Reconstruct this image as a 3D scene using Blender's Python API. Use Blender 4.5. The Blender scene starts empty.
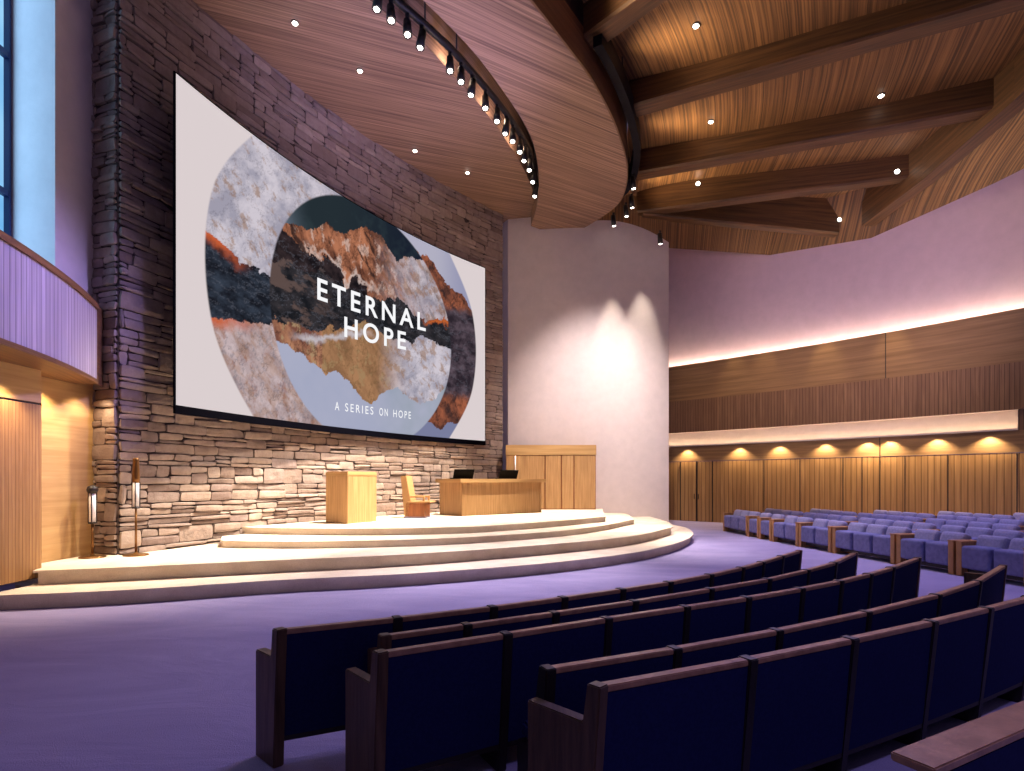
import bpy, bmesh, math, random
from mathutils import Vector, Matrix, noise as mnoise
random.seed(7)
C = bpy.context.scene
COL = C.collection
F = 569.0          # focal length in pixels of the 1024 px wide frame
HZ = 480.0         # horizon row
EYE = 1.7          # eye height above the carpet
PI = math.pi

def ray(u, Y):                      # plan position at depth Y seen at column u
    return Vector(((u - 512) / F * Y, Y))
def plan(u, v, drop):               # plan position of a point `drop` metres below the eye (negative = above)
    Y = F * drop / (v - HZ)
    return Vector(((u - 512) / F * Y, Y))
def p3(u, v, Y):
    return Vector(((u - 512) / F * Y, Y, EYE - (v - HZ) / F * Y))

# ------------------------------------------------------------------ tagging
def tag(o, label=None, cat=None, group=None, kind=None):
    if label: o['label'] = label
    if cat: o['category'] = cat
    if group: o['group'] = group
    if kind: o['kind'] = kind
    return o
def empty(name, loc=(0, 0, 0), rz=0.0, label=None, cat=None, group=None):
    o = bpy.data.objects.new(name, None)
    o.empty_display_size = 0.1
    o.location = loc; o.rotation_euler = (0, 0, rz)
    COL.objects.link(o)
    return tag(o, label, cat, group)
def obj(name, bm, mats, parent=None, smooth=False, loc=None):
    me = bpy.data.meshes.new(name)
    bm.normal_update()
    if smooth:
        for f in bm.faces: f.smooth = True
    bm.to_mesh(me); bm.free()
    o = bpy.data.objects.new(name, me)
    for m in (mats if isinstance(mats, (list, tuple)) else [mats]): me.materials.append(m)
    if parent is not None: o.parent = parent
    if loc is not None: o.location = loc
    COL.objects.link(o)
    return o
def copy_tree(o, parent=None):
    c = o.copy(); COL.objects.link(c)
    if parent is not None:
        c.parent = parent
        c.matrix_parent_inverse = o.matrix_parent_inverse
    for ch in list(o.children): copy_tree(ch, c)
    return c

# ------------------------------------------------------------------ materials
def lin(r, g, b):
    f = lambda c: (c / 255 / 12.92) if c <= 10 else (((c / 255) + 0.055) / 1.055) ** 2.4
    return (f(r), f(g), f(b), 1)
class NT:
    def __init__(s, name):
        s.m = bpy.data.materials.new(name); s.m.use_nodes = True
        s.t = s.m.node_tree; s.n = s.t.nodes; s.n.clear()
        s.out = s.n.new('ShaderNodeOutputMaterial')
    def add(s, typ, **kw):
        nd = s.n.new(typ)
        for k, v in kw.items():
            if k in nd.inputs: nd.inputs[k].default_value = v
            else: setattr(nd, k, v)
        return nd
    def link(s, a, b): s.t.links.new(a, b)
    def bsdf(s, **kw):
        b = s.add('ShaderNodeBsdfPrincipled', **kw)
        s.link(b.outputs[0], s.out.inputs[0]); return b
    def coords(s, kind='UV', scale=(1, 1, 1), rot=(0, 0, 0)):
        tc = s.add('ShaderNodeTexCoord'); mp = s.add('ShaderNodeMapping')
        mp.inputs['Scale'].default_value = scale; mp.inputs['Rotation'].default_value = rot
        s.link(tc.outputs[kind], mp.inputs[0]); return mp.outputs[0]
    def noise(s, vec, scale=1, detail=4, rough=0.55, dist=0):
        n = s.add('ShaderNodeTexNoise'); n.inputs['Scale'].default_value = scale
        n.inputs['Detail'].default_value = detail; n.inputs['Roughness'].default_value = rough
        n.inputs['Distortion'].default_value = dist
        s.link(vec, n.inputs['Vector']); return n.outputs[0]
    def ramp(s, fac, stops):
        r = s.add('ShaderNodeValToRGB'); cr = r.color_ramp
        while len(cr.elements) < len(stops): cr.elements.new(0.5)
        for e, (p, c) in zip(cr.elements, stops): e.position = p; e.color = c
        s.link(fac, r.inputs[0]); return r.outputs[0]
    def mix(s, fac, a, b, mode='MIX'):
        m = s.add('ShaderNodeMix'); m.data_type = 'RGBA'; m.blend_type = mode
        for sock, val in ((m.inputs[0], fac), (m.inputs[6], a), (m.inputs[7], b)):
            if hasattr(val, 'node'): s.link(val, sock)
            else: sock.default_value = val
        return m.outputs[2]
    def bump(s, h, b, strength=0.3, dist=0.02):
        n = s.add('ShaderNodeBump'); n.inputs['Strength'].default_value = strength
        n.inputs['Distance'].default_value = dist
        s.link(h, n.inputs['Height']); s.link(n.outputs[0], b.inputs['Normal'])

def plain(name, c, rough=0.5, metal=0.0, nz=0.06, scale=30, spec=0.5):
    t = NT(name); b = t.bsdf(Roughness=rough, Metallic=metal)
    b.inputs['Specular IOR Level'].default_value = spec
    v = t.coords('Object'); n = t.noise(v, scale, 3)
    d = tuple(max(0, x * (1 - nz)) for x in c[:3]) + (1,); e = tuple(min(1, x * (1 + nz)) for x in c[:3]) + (1,)
    t.link(t.ramp(n, [(0.3, d), (0.7, e)]), b.inputs['Base Color']); return t.m
def glow(name, c, strength):
    t = NT(name); e = t.add('ShaderNodeEmission'); e.inputs[0].default_value = c; e.inputs[1].default_value = strength
    t.link(e.outputs[0], t.out.inputs[0]); return t.m
def wood(name, dark, light, fine=40, long=1.2, slat=0, rough=0.45, along='v', coords='UV', rot=(0, 0, 0), contrast=(0.3, 0.72), bump=0.25, spec=0.35, groove=None):
    """grain lines run along UV v (vertical) or u; slat = slats per metre with random tone and a dark gap"""
    t = NT(name); b = t.bsdf(Roughness=rough); b.inputs['Specular IOR Level'].default_value = spec
    sc = (fine, long, long) if along == 'v' else (long, fine, fine)
    v = t.coords(coords, sc, rot)
    n = t.noise(v, 1, 6, 0.6, 0.3)
    col = t.ramp(n, [(contrast[0], dark), (contrast[1], light)])
    sc2 = tuple(x * 0.13 for x in sc)
    n2 = t.noise(t.coords(coords, sc2, rot), 1, 3)
    col = t.mix(t.ramp(n2, [(0.35, (0.0, 0, 0, 1)), (0.7, (0.35, 0.35, 0.35, 1))]), col, dark)
    h = n
    if slat:
        tc = t.coords(coords, (1, 1, 1), rot); sp = t.add('ShaderNodeSeparateXYZ'); t.link(tc, sp.inputs[0])
        ax = sp.outputs[0 if along == 'v' else 1]
        m = t.add('ShaderNodeMath', operation='MULTIPLY'); t.link(ax, m.inputs[0]); m.inputs[1].default_value = slat
        fl = t.add('ShaderNodeMath', operation='FLOOR'); t.link(m.outputs[0], fl.inputs[0])
        wn = t.add('ShaderNodeTexWhiteNoise', noise_dimensions='1D'); t.link(fl.outputs[0], wn.inputs['W'])
        col = t.mix(t.ramp(wn.outputs[0], [(0, (0, 0, 0, 1)), (1, (0.55, 0.55, 0.55, 1))]), col, dark)
        fr = t.add('ShaderNodeMath', operation='FRACT'); t.link(m.outputs[0], fr.inputs[0])
        gap = t.ramp(fr.outputs[0], [(0.0, (0, 0, 0, 1)), (0.12, (1, 1, 1, 1)), (0.88, (1, 1, 1, 1)), (1.0, (0, 0, 0, 1))])
        g = groove or tuple(x * 0.45 for x in dark[:3]) + (1,)
        col = t.mix(gap, g, col)
        h = gap
    t.link(col, b.inputs['Base Color'])
    t.bump(h, b, bump, 0.01); return t.m

M = {}
M['oak'] = wood('OakGrain', lin(158, 118, 76), lin(204, 164, 114), 26, 1.0, rough=0.42)
M['oak_slat'] = wood('OakSlats', lin(152, 110, 68), lin(200, 156, 104), 30, 1.0, slat=18, groove=lin(120, 84, 50), rough=0.45)
M['oak_wide'] = wood('OakHorizontal', lin(172, 134, 86), lin(206, 170, 118), 9, 0.5, along='u', rough=0.45)
M['walnut_wide'] = wood('WallBandGrain', lin(124, 94, 62), lin(172, 136, 94), 9, 0.35, along='u', rough=0.5)
M['walnut_slat'] = wood('WallSlats', lin(112, 82, 60), lin(166, 128, 94), 24, 0.8, slat=9, rough=0.5)
M['wall_panel'] = wood('WallPanelGrain', lin(146, 108, 66), lin(202, 158, 104), 20, 0.6, slat=6, rough=0.5)
M['soffit'] = wood('SoffitPlanks', lin(98, 74, 62), lin(172, 138, 116), 20, 0.22, along='u', rough=0.55, contrast=(0.35, 0.68))
M['ceiling'] = wood('CeilingPlanks', lin(78, 54, 34), lin(150, 108, 66), 20, 0.2, along='u', rough=0.55, contrast=(0.38, 0.62))
M['beam'] = wood('BeamWood', lin(56, 37, 23), lin(112, 77, 46), 12, 0.5, along='u', rough=0.5)
M['rim'] = wood('RimWood', lin(92, 62, 40), lin(138, 98, 62), 18, 0.3, along='u', rough=0.5)
M['pew_wood'] = wood('PewOak', lin(62, 45, 38), lin(114, 85, 68), 30, 2, coords='Object', rough=0.4)
M['pew_rail'] = wood('PewRailOak', lin(136, 98, 80), lin(184, 138, 112), 14, 14, coords='Object', rough=0.35)
M['pew_dark'] = plain('PewDarkStain', lin(30, 22, 24), 0.5)
M['pew_post'] = wood('AislePostOak', lin(150, 104, 62), lin(200, 148, 92), 24, 2, coords='Object', rough=0.45)
M['balcony'] = wood('BalconySlats', lin(150, 138, 150), lin(212, 200, 214), 24, 0.5, slat=9, rough=0.5)
M['navy'] = plain('NavyUpholstery', lin(26, 31, 76), 0.9, nz=0.15, scale=60, spec=0.1)
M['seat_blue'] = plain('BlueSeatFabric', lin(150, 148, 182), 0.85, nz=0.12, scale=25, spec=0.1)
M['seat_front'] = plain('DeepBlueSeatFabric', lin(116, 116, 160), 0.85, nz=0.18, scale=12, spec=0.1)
M['black'] = plain('BlackMetal', lin(16, 15, 18), 0.4)
M['bronze'] = plain('BronzeMetal', lin(120, 84, 46), 0.35, 0.7)
M['white_tube'] = plain('WhiteAcrylic', lin(238, 236, 240), 0.3)
M['screen_edge'] = plain('ScreenHousing', lin(3, 3, 10), 0.8, spec=0.02)
M['laptop'] = plain('LaptopBlack', lin(6, 6, 10), 0.75, spec=0.08)
M['lamp'] = glow('LampLens', (1.0, 0.93, 0.85, 1), 14)
M['cove'] = glow('CoveStrip', (1.0, 0.74, 0.44, 1), 17)
M['cove_top'] = glow('UpperCoveStrip', (1.0, 0.84, 0.64, 1), 48)

def mat_plaster(name, c, scale=3):
    t = NT(name); b = t.bsdf(Roughness=0.85); b.inputs['Specular IOR Level'].default_value = 0.15
    v = t.coords('Object'); n = t.noise(v, scale, 8, 0.65)
    t.link(t.ramp(n, [(0.3, tuple(x * 0.9 for x in c[:3]) + (1,)), (0.7, c)]), b.inputs['Base Color'])
    t.bump(t.noise(v, 22, 6, 0.7), b, 0.15, 0.02); return t.m
M['plaster'] = mat_plaster('CreamPlaster', lin(222, 208, 206))
M['plaster_far'] = mat_plaster('WallPlaster', lin(216, 190, 198))

t = NT('StageCarpet'); b = t.bsdf(Roughness=0.95); b.inputs['Specular IOR Level'].default_value = 0.1
v = t.coords('Object'); n = t.noise(v, 2.2, 6, 0.6); n2 = t.noise(v, 70, 2)
t.link(t.mix(0.25, t.ramp(n, [(0.3, lin(206, 188, 168)), (0.7, lin(232, 218, 200))]), t.ramp(n2, [(0.3, lin(180, 160, 140)), (0.7, lin(240, 228, 210))])), b.inputs['Base Color'])
t.bump(n2, b, 0.2, 0.01); M['stage'] = t.m

t = NT('VioletCarpet'); b = t.bsdf(Roughness=0.9); b.inputs['Specular IOR Level'].default_value = 0.15
v = t.coords('Object', (1, 1, 1)); n2 = t.noise(v, 120, 3)
vs = t.coords('Object', (0.35, 0.9, 1), (0, 0, 0.5)); n = t.noise(vs, 1.6, 6, 0.62, 1.2)
t.link(t.mix(0.35, t.ramp(n, [(0.3, lin(138, 130, 168)), (0.7, lin(166, 156, 192))]), t.ramp(n2, [(0.25, lin(106, 98, 146)), (0.75, lin(184, 172, 208))])), b.inputs['Base Color'])
mx = t.add('ShaderNodeMath', operation='MULTIPLY_ADD'); t.link(n2, mx.inputs[0]); mx.inputs[1].default_value = 0.25; t.link(n, mx.inputs[2])
t.bump(mx.outputs[0], b, 0.5, 0.05); M['carpet'] = t.m

t = NT('LedgeStone'); b = t.bsdf(Roughness=0.9); b.inputs['Specular IOR Level'].default_value = 0.2
g = t.add('ShaderNodeNewGeometry'); v = t.coords('Object')
n = t.noise(v, 5, 8, 0.65)
base = t.ramp(g.outputs['Random Per Island'], [(0.0, lin(128, 110, 104)), (0.3, lin(160, 142, 132)), (0.55, lin(146, 130, 124)), (0.8, lin(174, 156, 144)), (1.0, lin(138, 122, 120))])
col = t.mix(t.ramp(n, [(0.35, (0.75, 0.75, 0.75, 1)), (0.65, (0, 0, 0, 1))]), base, t.mix(1.0, base, (0.72, 0.68, 0.66, 1), 'MULTIPLY'))
t.link(col, b.inputs['Base Color']); t.bump(t.noise(v, 9, 8, 0.7), b, 0.55, 0.05); M['stone'] = t.m
M['mortar'] = plain('DarkMortar', lin(58, 46, 44), 0.95, nz=0.2)

t = NT('DaylightPane'); e = t.add('ShaderNodeEmission')
v = t.coords('Object'); sp = t.add('ShaderNodeSeparateXYZ'); t.link(v, sp.inputs[0])
n = t.noise(v, 0.6, 3)
t.link(t.ramp(n, [(0.3, lin(96, 168, 226)), (0.7, lin(160, 212, 245))]), e.inputs[0]); e.inputs[1].default_value = 1.1
t.link(e.outputs[0], t.out.inputs[0]); M['daylight'] = t.m

# ------------------------------------------------------------------ mesh helpers
def V3(p, z): return Vector((p[0], p[1], z))
def quad(bm, a, b, c, d, mi=0):
    f = bm.faces.new([bm.verts.new(x) for x in (a, b, c, d)]); f.material_index = mi; return f
def add_box(bm, c, s, rz=0.0, rx=0.0, ry=0.0, bevel=0.0, seg=2, mi=0):
    r = bmesh.ops.create_cube(bm, size=1.0)
    vs = r['verts']
    mt = Matrix.Translation(c) @ Matrix.Rotation(rz, 4, 'Z') @ Matrix.Rotation(ry, 4, 'Y') @ Matrix.Rotation(rx, 4, 'X') @ Matrix.Diagonal((*s, 1))
    bmesh.ops.transform(bm, matrix=mt, verts=vs)
    for f in {f for v in vs for f in v.link_faces}: f.material_index = mi
    if bevel:
        es = {e for v in vs for e in v.link_edges}
        bmesh.ops.bevel(bm, geom=list(es), offset=bevel, segments=seg, affect='EDGES', profile=0.5)
def add_cyl(bm, p0, p1, r0, r1=None, n=12, caps=True, mi=0):
    r1 = r0 if r1 is None else r1
    p0 = Vector(p0); p1 = Vector(p1); d = (p1 - p0).normalized()
    a = d.orthogonal().normalized(); b2 = d.cross(a)
    A = [bm.verts.new(p0 + (a * math.cos(2 * PI * i / n) + b2 * math.sin(2 * PI * i / n)) * r0) for i in range(n)]
    B = [bm.verts.new(p1 + (a * math.cos(2 * PI * i / n) + b2 * math.sin(2 * PI * i / n)) * r1) for i in range(n)]
    for i in range(n):
        f = bm.faces.new((A[i], A[(i + 1) % n], B[(i + 1) % n], B[i])); f.material_index = mi; f.smooth = True
    if caps:
        f = bm.faces.new(A[::-1]); f.material_index = mi
        f = bm.faces.new(B); f.material_index = mi
def add_lathe(bm, prof, c=(0, 0, 0), n=20, mi=0):
    rings = []
    for r, z in prof:
        rings.append([bm.verts.new((c[0] + max(r, 1e-4) * math.cos(2 * PI * i / n), c[1] + max(r, 1e-4) * math.sin(2 * PI * i / n), c[2] + z)) for i in range(n)])
    for A, B in zip(rings, rings[1:]):
        for i in range(n):
            f = bm.faces.new((A[i], A[(i + 1) % n], B[(i + 1) % n], B[i])); f.material_index = mi; f.smooth = True
    bm.faces.new(rings[0][::-1]); bm.faces.new(rings[-1])
def add_tube(bm, pts, r, n=8):
    rings = []
    for i, p in enumerate(pts):
        d = (Vector(pts[min(i + 1, len(pts) - 1)]) - Vector(pts[max(i - 1, 0)])).normalized()
        a = d.cross(Vector((0, 0, 1)))
        a = a.normalized() if a.length > 1e-4 else d.orthogonal().normalized()
        b2 = d.cross(a)
        rings.append([bm.verts.new(Vector(p) + (a * math.cos(2 * PI * k / n) + b2 * math.sin(2 * PI * k / n)) * r) for k in range(n)])
    for A, B in zip(rings, rings[1:]):
        for k in range(n):
            f = bm.faces.new((A[k], A[(k + 1) % n], B[(k + 1) % n], B[k])); f.smooth = True
    bm.faces.new(rings[0][::-1]); bm.faces.new(rings[-1])
def spline(pts, per=8):
    """Catmull-Rom through the points"""
    P = [Vector(p) for p in pts]
    P = [P[0] * 2 - P[1]] + P + [P[-1] * 2 - P[-2]]
    out = []
    for i in range(1, len(P) - 2):
        for k in range(per):
            s = k / per
            out.append(0.5 * (2 * P[i] + (P[i + 1] - P[i - 1]) * s + (2 * P[i - 1] - 5 * P[i] + 4 * P[i + 1] - P[i + 2]) * s * s + (3 * P[i] - P[i - 1] - 3 * P[i + 1] + P[i + 2]) * s ** 3))
    out.append(P[-2]); return out
def arc3(a, b, c, n=32, ext0=0.0, ext1=0.0):
    """circular arc through three plan points; returns samples"""
    ax, ay = a; bx, by = b; cx, cy = c
    d = 2 * (ax * (by - cy) + bx * (cy - ay) + cx * (ay - by))
    ox = ((ax * ax + ay * ay) * (by - cy) + (bx * bx + by * by) * (cy - ay) + (cx * cx + cy * cy) * (ay - by)) / d
    oy = ((ax * ax + ay * ay) * (cx - bx) + (bx * bx + by * by) * (ax - cx) + (cx * cx + cy * cy) * (bx - ax)) / d
    R = math.hypot(ax - ox, ay - oy)
    t0 = math.atan2(ay - oy, ax - ox); t1 = math.atan2(cy - oy, cx - ox); tm = math.atan2(by - oy, bx - ox)
    def un(t, ref):
        while t - ref > PI: t -= 2 * PI
        while t - ref < -PI: t += 2 * PI
        return t
    tm = un(tm, t0); t1 = un(t1, tm)
    sg = 1 if t1 > t0 else -1
    t0 -= sg * ext0 / R; t1 += sg * ext1 / R
    return [Vector((ox + R * math.cos(t0 + (t1 - t0) * i / n), oy + R * math.sin(t0 + (t1 - t0) * i / n))) for i in range(n + 1)], Vector((ox, oy)), R
def arclen(pts):
    L = [0.0]
    for a, b in zip(pts, pts[1:]): L.append(L[-1] + (b - a).length)
    return L
def normals2(pts, toward):
    out = []
    for i in range(len(pts)):
        d = (pts[min(i + 1, len(pts) - 1)] - pts[max(i - 1, 0)]).normalized()
        n = Vector((-d.y, d.x))
        if n.dot(Vector(toward) - pts[i]) < 0: n = -n
        out.append(n)
    return out
def offset(pts, toward, d):
    return [p + n * d for p, n in zip(pts, normals2(pts, toward))]
def strip(bm, lo, hi, mi=0, flip=False):
    """ruled surface between two 3D polylines, UV = (length, height) metres"""
    uv = bm.loops.layers.uv.verify()
    L = [0.0]
    for a, b in zip(lo, lo[1:]): L.append(L[-1] + (b - a).length)
    A = [bm.verts.new(p) for p in lo]; B = [bm.verts.new(p) for p in hi]
    for i in range(len(lo) - 1):
        vs = [A[i], A[i + 1], B[i + 1], B[i]]
        us = [(L[i], 0), (L[i + 1], 0), (L[i + 1], (hi[i + 1] - lo[i + 1]).length), (L[i], (hi[i] - lo[i]).length)]
        f = bm.faces.new(vs); f.material_index = mi
        for lp, (a, b) in zip(f.loops, us): lp[uv].uv = (a, b + lo[0].z)
    return A, B
def wallstrip(bm, pts, z0, z1, mi=0):
    strip(bm, [V3(p, z0) for p in pts], [V3(p, z1) for p in pts], mi)
def solid_band(bm, front, back, z0, z1, mi=0, ends=True):
    """a curved bar: front face, top, bottom, back and ends"""
    wallstrip(bm, front, z0, z1, mi)
    wallstrip(bm, back, z0, z1, mi)
    strip(bm, [V3(p, z1) for p in front], [V3(p, z1) for p in back], mi)
    strip(bm, [V3(p, z0) for p in front], [V3(p, z0) for p in back], mi)
    if ends:
        for k in (0, -1):
            wallstrip(bm, [front[k], back[k]], z0, z1, mi)
def polyface(bm, pts, z, mi=0, ang=0.0):
    uv = bm.loops.layers.uv.verify()
    f = bm.faces.new([bm.verts.new(V3(p, z)) for p in pts]); f.material_index = mi
    ca, sa = math.cos(ang), math.sin(ang)
    for lp in f.loops:
        x, y = lp.vert.co.x, lp.vert.co.y
        lp[uv].uv = (x * ca + y * sa, -x * sa + y * ca)
    return f

# ------------------------------------------------------------------ camera
cam = bpy.data.cameras.new('camera'); cam_o = bpy.data.objects.new('camera', cam); COL.objects.link(cam_o)
cam.sensor_width = 36; cam.lens = 36 * F / 1024; cam.shift_y = (HZ - 385.5) / 1024; cam.clip_end = 200; cam.clip_start = 0.05
cam_o.location = (0, 0, EYE); cam_o.rotation_euler = (PI / 2, 0, 0)
C.camera = cam_o
C.view_settings.view_transform = 'Standard'; C.view_settings.look = 'None'
C.view_settings.exposure = 0; C.view_settings.gamma = 1; C.view_settings.use_curve_mapping = False

# ------------------------------------------------------------------ setting: plan of the room
STONE_A, STONE_B, STONE_C = Vector((-6.75, 9.75)), Vector((-4.49, 14.6)), Vector((-0.35, 20.0))
stone_line, stone_o, stone_R = arc3(STONE_A, STONE_B, STONE_C, 48)
# cream panel, gently bowed
cream_line, _, _ = arc3((-0.14, 20.3), (2.75, 19.95), (5.55, 20.15), 24)
far_line, _, _ = arc3((6.6, 24.3), (11.2, 19.7), (14.25, 15.9), 180, ext0=4.0, ext1=9.0)
ROOM = (2.0, 10.0)

# floor
bm = bmesh.new()
polyface(bm, [(-9, -6), (24, -6), (24, 30), (-9, 30)], 0.0)
tag(obj('floor', bm, M['carpet']), kind='structure')

# ------------------------------------------------------------------ stone wall
def stone_surface(bm, at, length, z0, z1, nrm, seed, curve_n=None):
    """irregular ashlar: at(s) gives plan point, nrm(s) the outward normal"""
    rnd = random.Random(seed)
    def block(s0, s1, a0, a1):
        if s1 - s0 < 0.06 or a1 - a0 < 0.05: return
        out = rnd.uniform(0.03, 0.085); g = 0.008
        s0 += g; s1 -= g; a0 += g; a1 -= g
        ns = max(3, min(7, int((s1 - s0) / 0.16) + 2)); nz = 4
        j = lambda k: rnd.uniform(-k, k)
        t0, t1, t2, t3 = j(.02), j(.02), j(.018), j(.018)
        tilt, tz = j(.02), j(.025)
        sd = Vector((rnd.uniform(0, 99), rnd.uniform(0, 99), 0))
        rows = []
        for iz in range(nz + 1):
            row = []
            for i in range(ns + 1):
                a = i / ns; q = iz / nz
                s = s0 + (s1 - s0) * a + (t0 if a < .5 else t1) * (q - .5) * 1.2
                z = a0 + (a1 - a0) * q + (t2 if q < .5 else t3) * (a - .5) * 1.3
                edge = (i in (0, ns)) or (iz in (0, nz))
                d = out + tilt * (a - .5) + tz * (q - .5) + 0.02 * mnoise.noise(Vector((s * 3.1, z * 4.5, 0)) + sd)
                if edge: d *= 0.86
                if (i in (0, ns)) and (iz in (0, nz)):
                    s += (0.012 if i == 0 else -0.012); z += (0.008 if iz == 0 else -0.008); d *= 0.9
                p = at(s) + nrm(s) * d
                row.append(bm.verts.new((p.x, p.y, z)))
            rows.append(row)
        for r0, r1 in zip(rows, rows[1:]):
            for i in range(ns):
                f = bm.faces.new((r0[i], r0[i + 1], r1[i + 1], r1[i]))
        ring = rows[0] + [r[-1] for r in rows[1:]] + rows[-1][-2::-1] + [r[0] for r in rows[-2:0:-1]]
        back = []
        for vtx in ring:
            s = None
            p = Vector((vtx.co.x, vtx.co.y))
            back.append(p)
        bk = []
        for vtx in ring:
            p2 = Vector((vtx.co.x, vtx.co.y)); n = nrm_at(p2)
            bk.append(bm.verts.new((p2.x - n.x * 0.12, p2.y - n.y * 0.12, vtx.co.z)))
        for i in range(len(ring)):
            k = (i + 1) % len(ring)
            bm.faces.new((ring[k], ring[i], bk[i], bk[k]))
    nrm_at = curve_n
    z = z0
    while z < z1 - 0.05:
        h = rnd.uniform(0.17, 0.36); h = min(h, z1 - z)
        if z1 - z - h < 0.12: h = z1 - z
        s = -rnd.uniform(0, 0.4)
        while s < length:
            w = rnd.uniform(0.34, 0.9)
            e = min(s + w, length); b = max(s, 0.0)
            if length - e < 0.18: e = length
            r = rnd.random()
            if r < 0.2 or h < 0.20:
                block(b, e, z, z + h)
            elif r < 0.78:
                q = rnd.uniform(0.3, 0.7); block(b, e, z, z + h * q)
                if rnd.random() < 0.5 and e - b > 0.5:
                    m = b + (e - b) * rnd.uniform(0.35, 0.65)
                    block(b, m, z + h * q, z + h); block(m, e, z + h * q, z + h)
                else: block(b, e, z + h * q, z + h)
            else:
                q1, q2 = rnd.uniform(0.25, 0.38), rnd.uniform(0.6, 0.72)
                block(b, e, z, z + h * q1); block(b, e, z + h * q1, z + h * q2); block(b, e, z + h * q2, z + h)
            s = e
        z += h

SL = arclen(stone_line)
def stone_at(s):
    s = max(0.0, min(SL[-1], s))
    for i in range(len(SL) - 1):
        if s <= SL[i + 1]:
            return stone_line[i].lerp(stone_line[i + 1], (s - SL[i]) / (SL[i + 1] - SL[i]))
    return stone_line[-1]
def stone_n(s):
    n = (stone_o - stone_at(s)).normalized(); return n
SOF1_Z = 11.0
bm = bmesh.new()
stone_surface(bm, stone_at, SL[-1], 0.3, SOF1_Z + 0.3, stone_n, 3, lambda p: (stone_o - p).normalized())
wallstrip(bm, offset(stone_line, stone_o, 0.015), 0.0, SOF1_Z + 0.3, 1)
# return of the stone mass at its left end
d0 = (stone_line[1] - stone_line[0]).normalized()
RN = Vector((-d0.y, d0.x)) * 1.0
if RN.x > 0: RN = -RN
ret_face = -d0
ret_len = 0.75
stone_surface(bm, lambda s: STONE_A + RN * s, ret_len, 0.3, SOF1_Z + 0.3, lambda s: ret_face, 11, lambda p: ret_face)
wallstrip(bm, [STONE_A + ret_face * 0.015, STONE_A + RN * ret_len + ret_face * 0.015], 0.0, SOF1_Z + 0.3, 1)
tag(obj('wall_back', bm, [M['stone'], M['mortar']]), kind='structure')

# ------------------------------------------------------------------ cream panel wall
bm = bmesh.new()
cl = [Vector((-0.42, 20.75))] + cream_line + [Vector((5.6, 20.9))]
wallstrip(bm, cl, 0.0, 12.2)
tag(obj('wall_front', bm, M['plaster']), kind='structure')

# ------------------------------------------------------------------ curved right wall with wood bands
toward = ROOM
zb = dict(door=2.46, nich0=3.10, nich1=3.68, slat=5.0, par=6.5)
band0 = far_line                                   # lower panelling line
band1 = offset(far_line, toward, 0.10)             # slatted front stands proud
back_plaster = offset(far_line, toward, -0.32)
niche_end = max(i for i, p in enumerate(far_line) if 512 + F * p.x / p.y < 1021)
bm = bmesh.new()
wallstrip(bm, back_plaster, 5.8, 12.6)
tag(obj('wall_right', bm, M['plaster_far']), kind='structure')
bm = bmesh.new()                                   # lower panelling with vertical joints and doors let in
wallstrip(bm, band0, 0.0, zb['door'])
tag(obj('wall_right_panelling', bm, M['wall_panel']), kind='structure')
bm = bmesh.new()
wallstrip(bm, offset(far_line, toward, 0.012), zb['door'] + 0.012, zb['nich0'])
tag(obj('trim_1', bm, M['walnut_wide']), kind='structure')
bm = bmesh.new()                                   # light shelf: lip, shelf, back, top
lipf = offset(far_line, toward, 0.06)[:niche_end + 1]
nb = offset(far_line, toward, -0.30)[:niche_end + 1]
solid_band(bm, lipf, offset(far_line, toward, 0.0)[:niche_end + 1], zb['nich0'], zb['nich0'] + 0.05, 0)
strip(bm, [V3(p, zb['nich0'] + 0.005) for p in lipf], [V3(p, zb['nich0'] + 0.005) for p in nb], 0)
wallstrip(bm, nb, zb['nich0'], zb['nich1'], 0)
strip(bm, [V3(p, zb['nich1']) for p in lipf], [V3(p, zb['nich1']) for p in nb], 0)
wallstrip(bm, [lipf[-1], nb[-1]], zb['nich0'], zb['nich1'], 0)
tag(obj('trim_2', bm, M['plaster']), kind='structure')
bm = bmesh.new()
solid_band(bm, offset(far_line, toward, -0.06)[:niche_end + 1], offset(far_line, toward, -0.10)[:niche_end + 1], zb['nich0'] + 0.012, zb['nich0'] + 0.03)
tag(obj('cove_light_strip', bm, M['cove']), 'warm light strip hidden in the recessed shelf above the right wall doors', 'light strip')
bm = bmesh.new()
wallstrip(bm, band1, zb['nich1'], zb['slat'])
strip(bm, [V3(p, zb['nich1']) for p in band1], [V3(p, zb['nich1']) for p in offset(far_line, toward, 0.0)])
strip(bm, [V3(p, zb['slat']) for p in band1], [V3(p, zb['slat']) for p in offset(far_line, toward, 0.0)])
wallstrip(bm, far_line[niche_end:], zb['nich0'], zb['nich1'])
tag(obj('trim_3', bm, M['walnut_slat']), kind='structure')
bm = bmesh.new()
wallstrip(bm, offset(far_line, toward, 0.03), zb['slat'], zb['par'])
strip(bm, [V3(p, zb['par']) for p in offset(far_line, toward, 0.03)], [V3(p, zb['par']) for p in offset(far_line, toward, -0.03)])
wallstrip(bm, offset(far_line, toward, -0.03), 5.8, zb['par'])
strip(bm, [V3(p, 5.9) for p in offset(far_line, toward, -0.03)], [V3(p, 5.9) for p in back_plaster])
tag(obj('trim_4', bm, M['walnut_wide']), kind='structure')
bm = bmesh.new()
solid_band(bm, offset(far_line, toward, -0.10), offset(far_line, toward, -0.20), zb['par'] - 0.22, zb['par'] - 0.19)
tag(obj('upper_cove_light_strip', bm, M['cove_top']), 'warm light strip behind the upper wooden parapet of the right wall', 'light strip')

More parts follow.
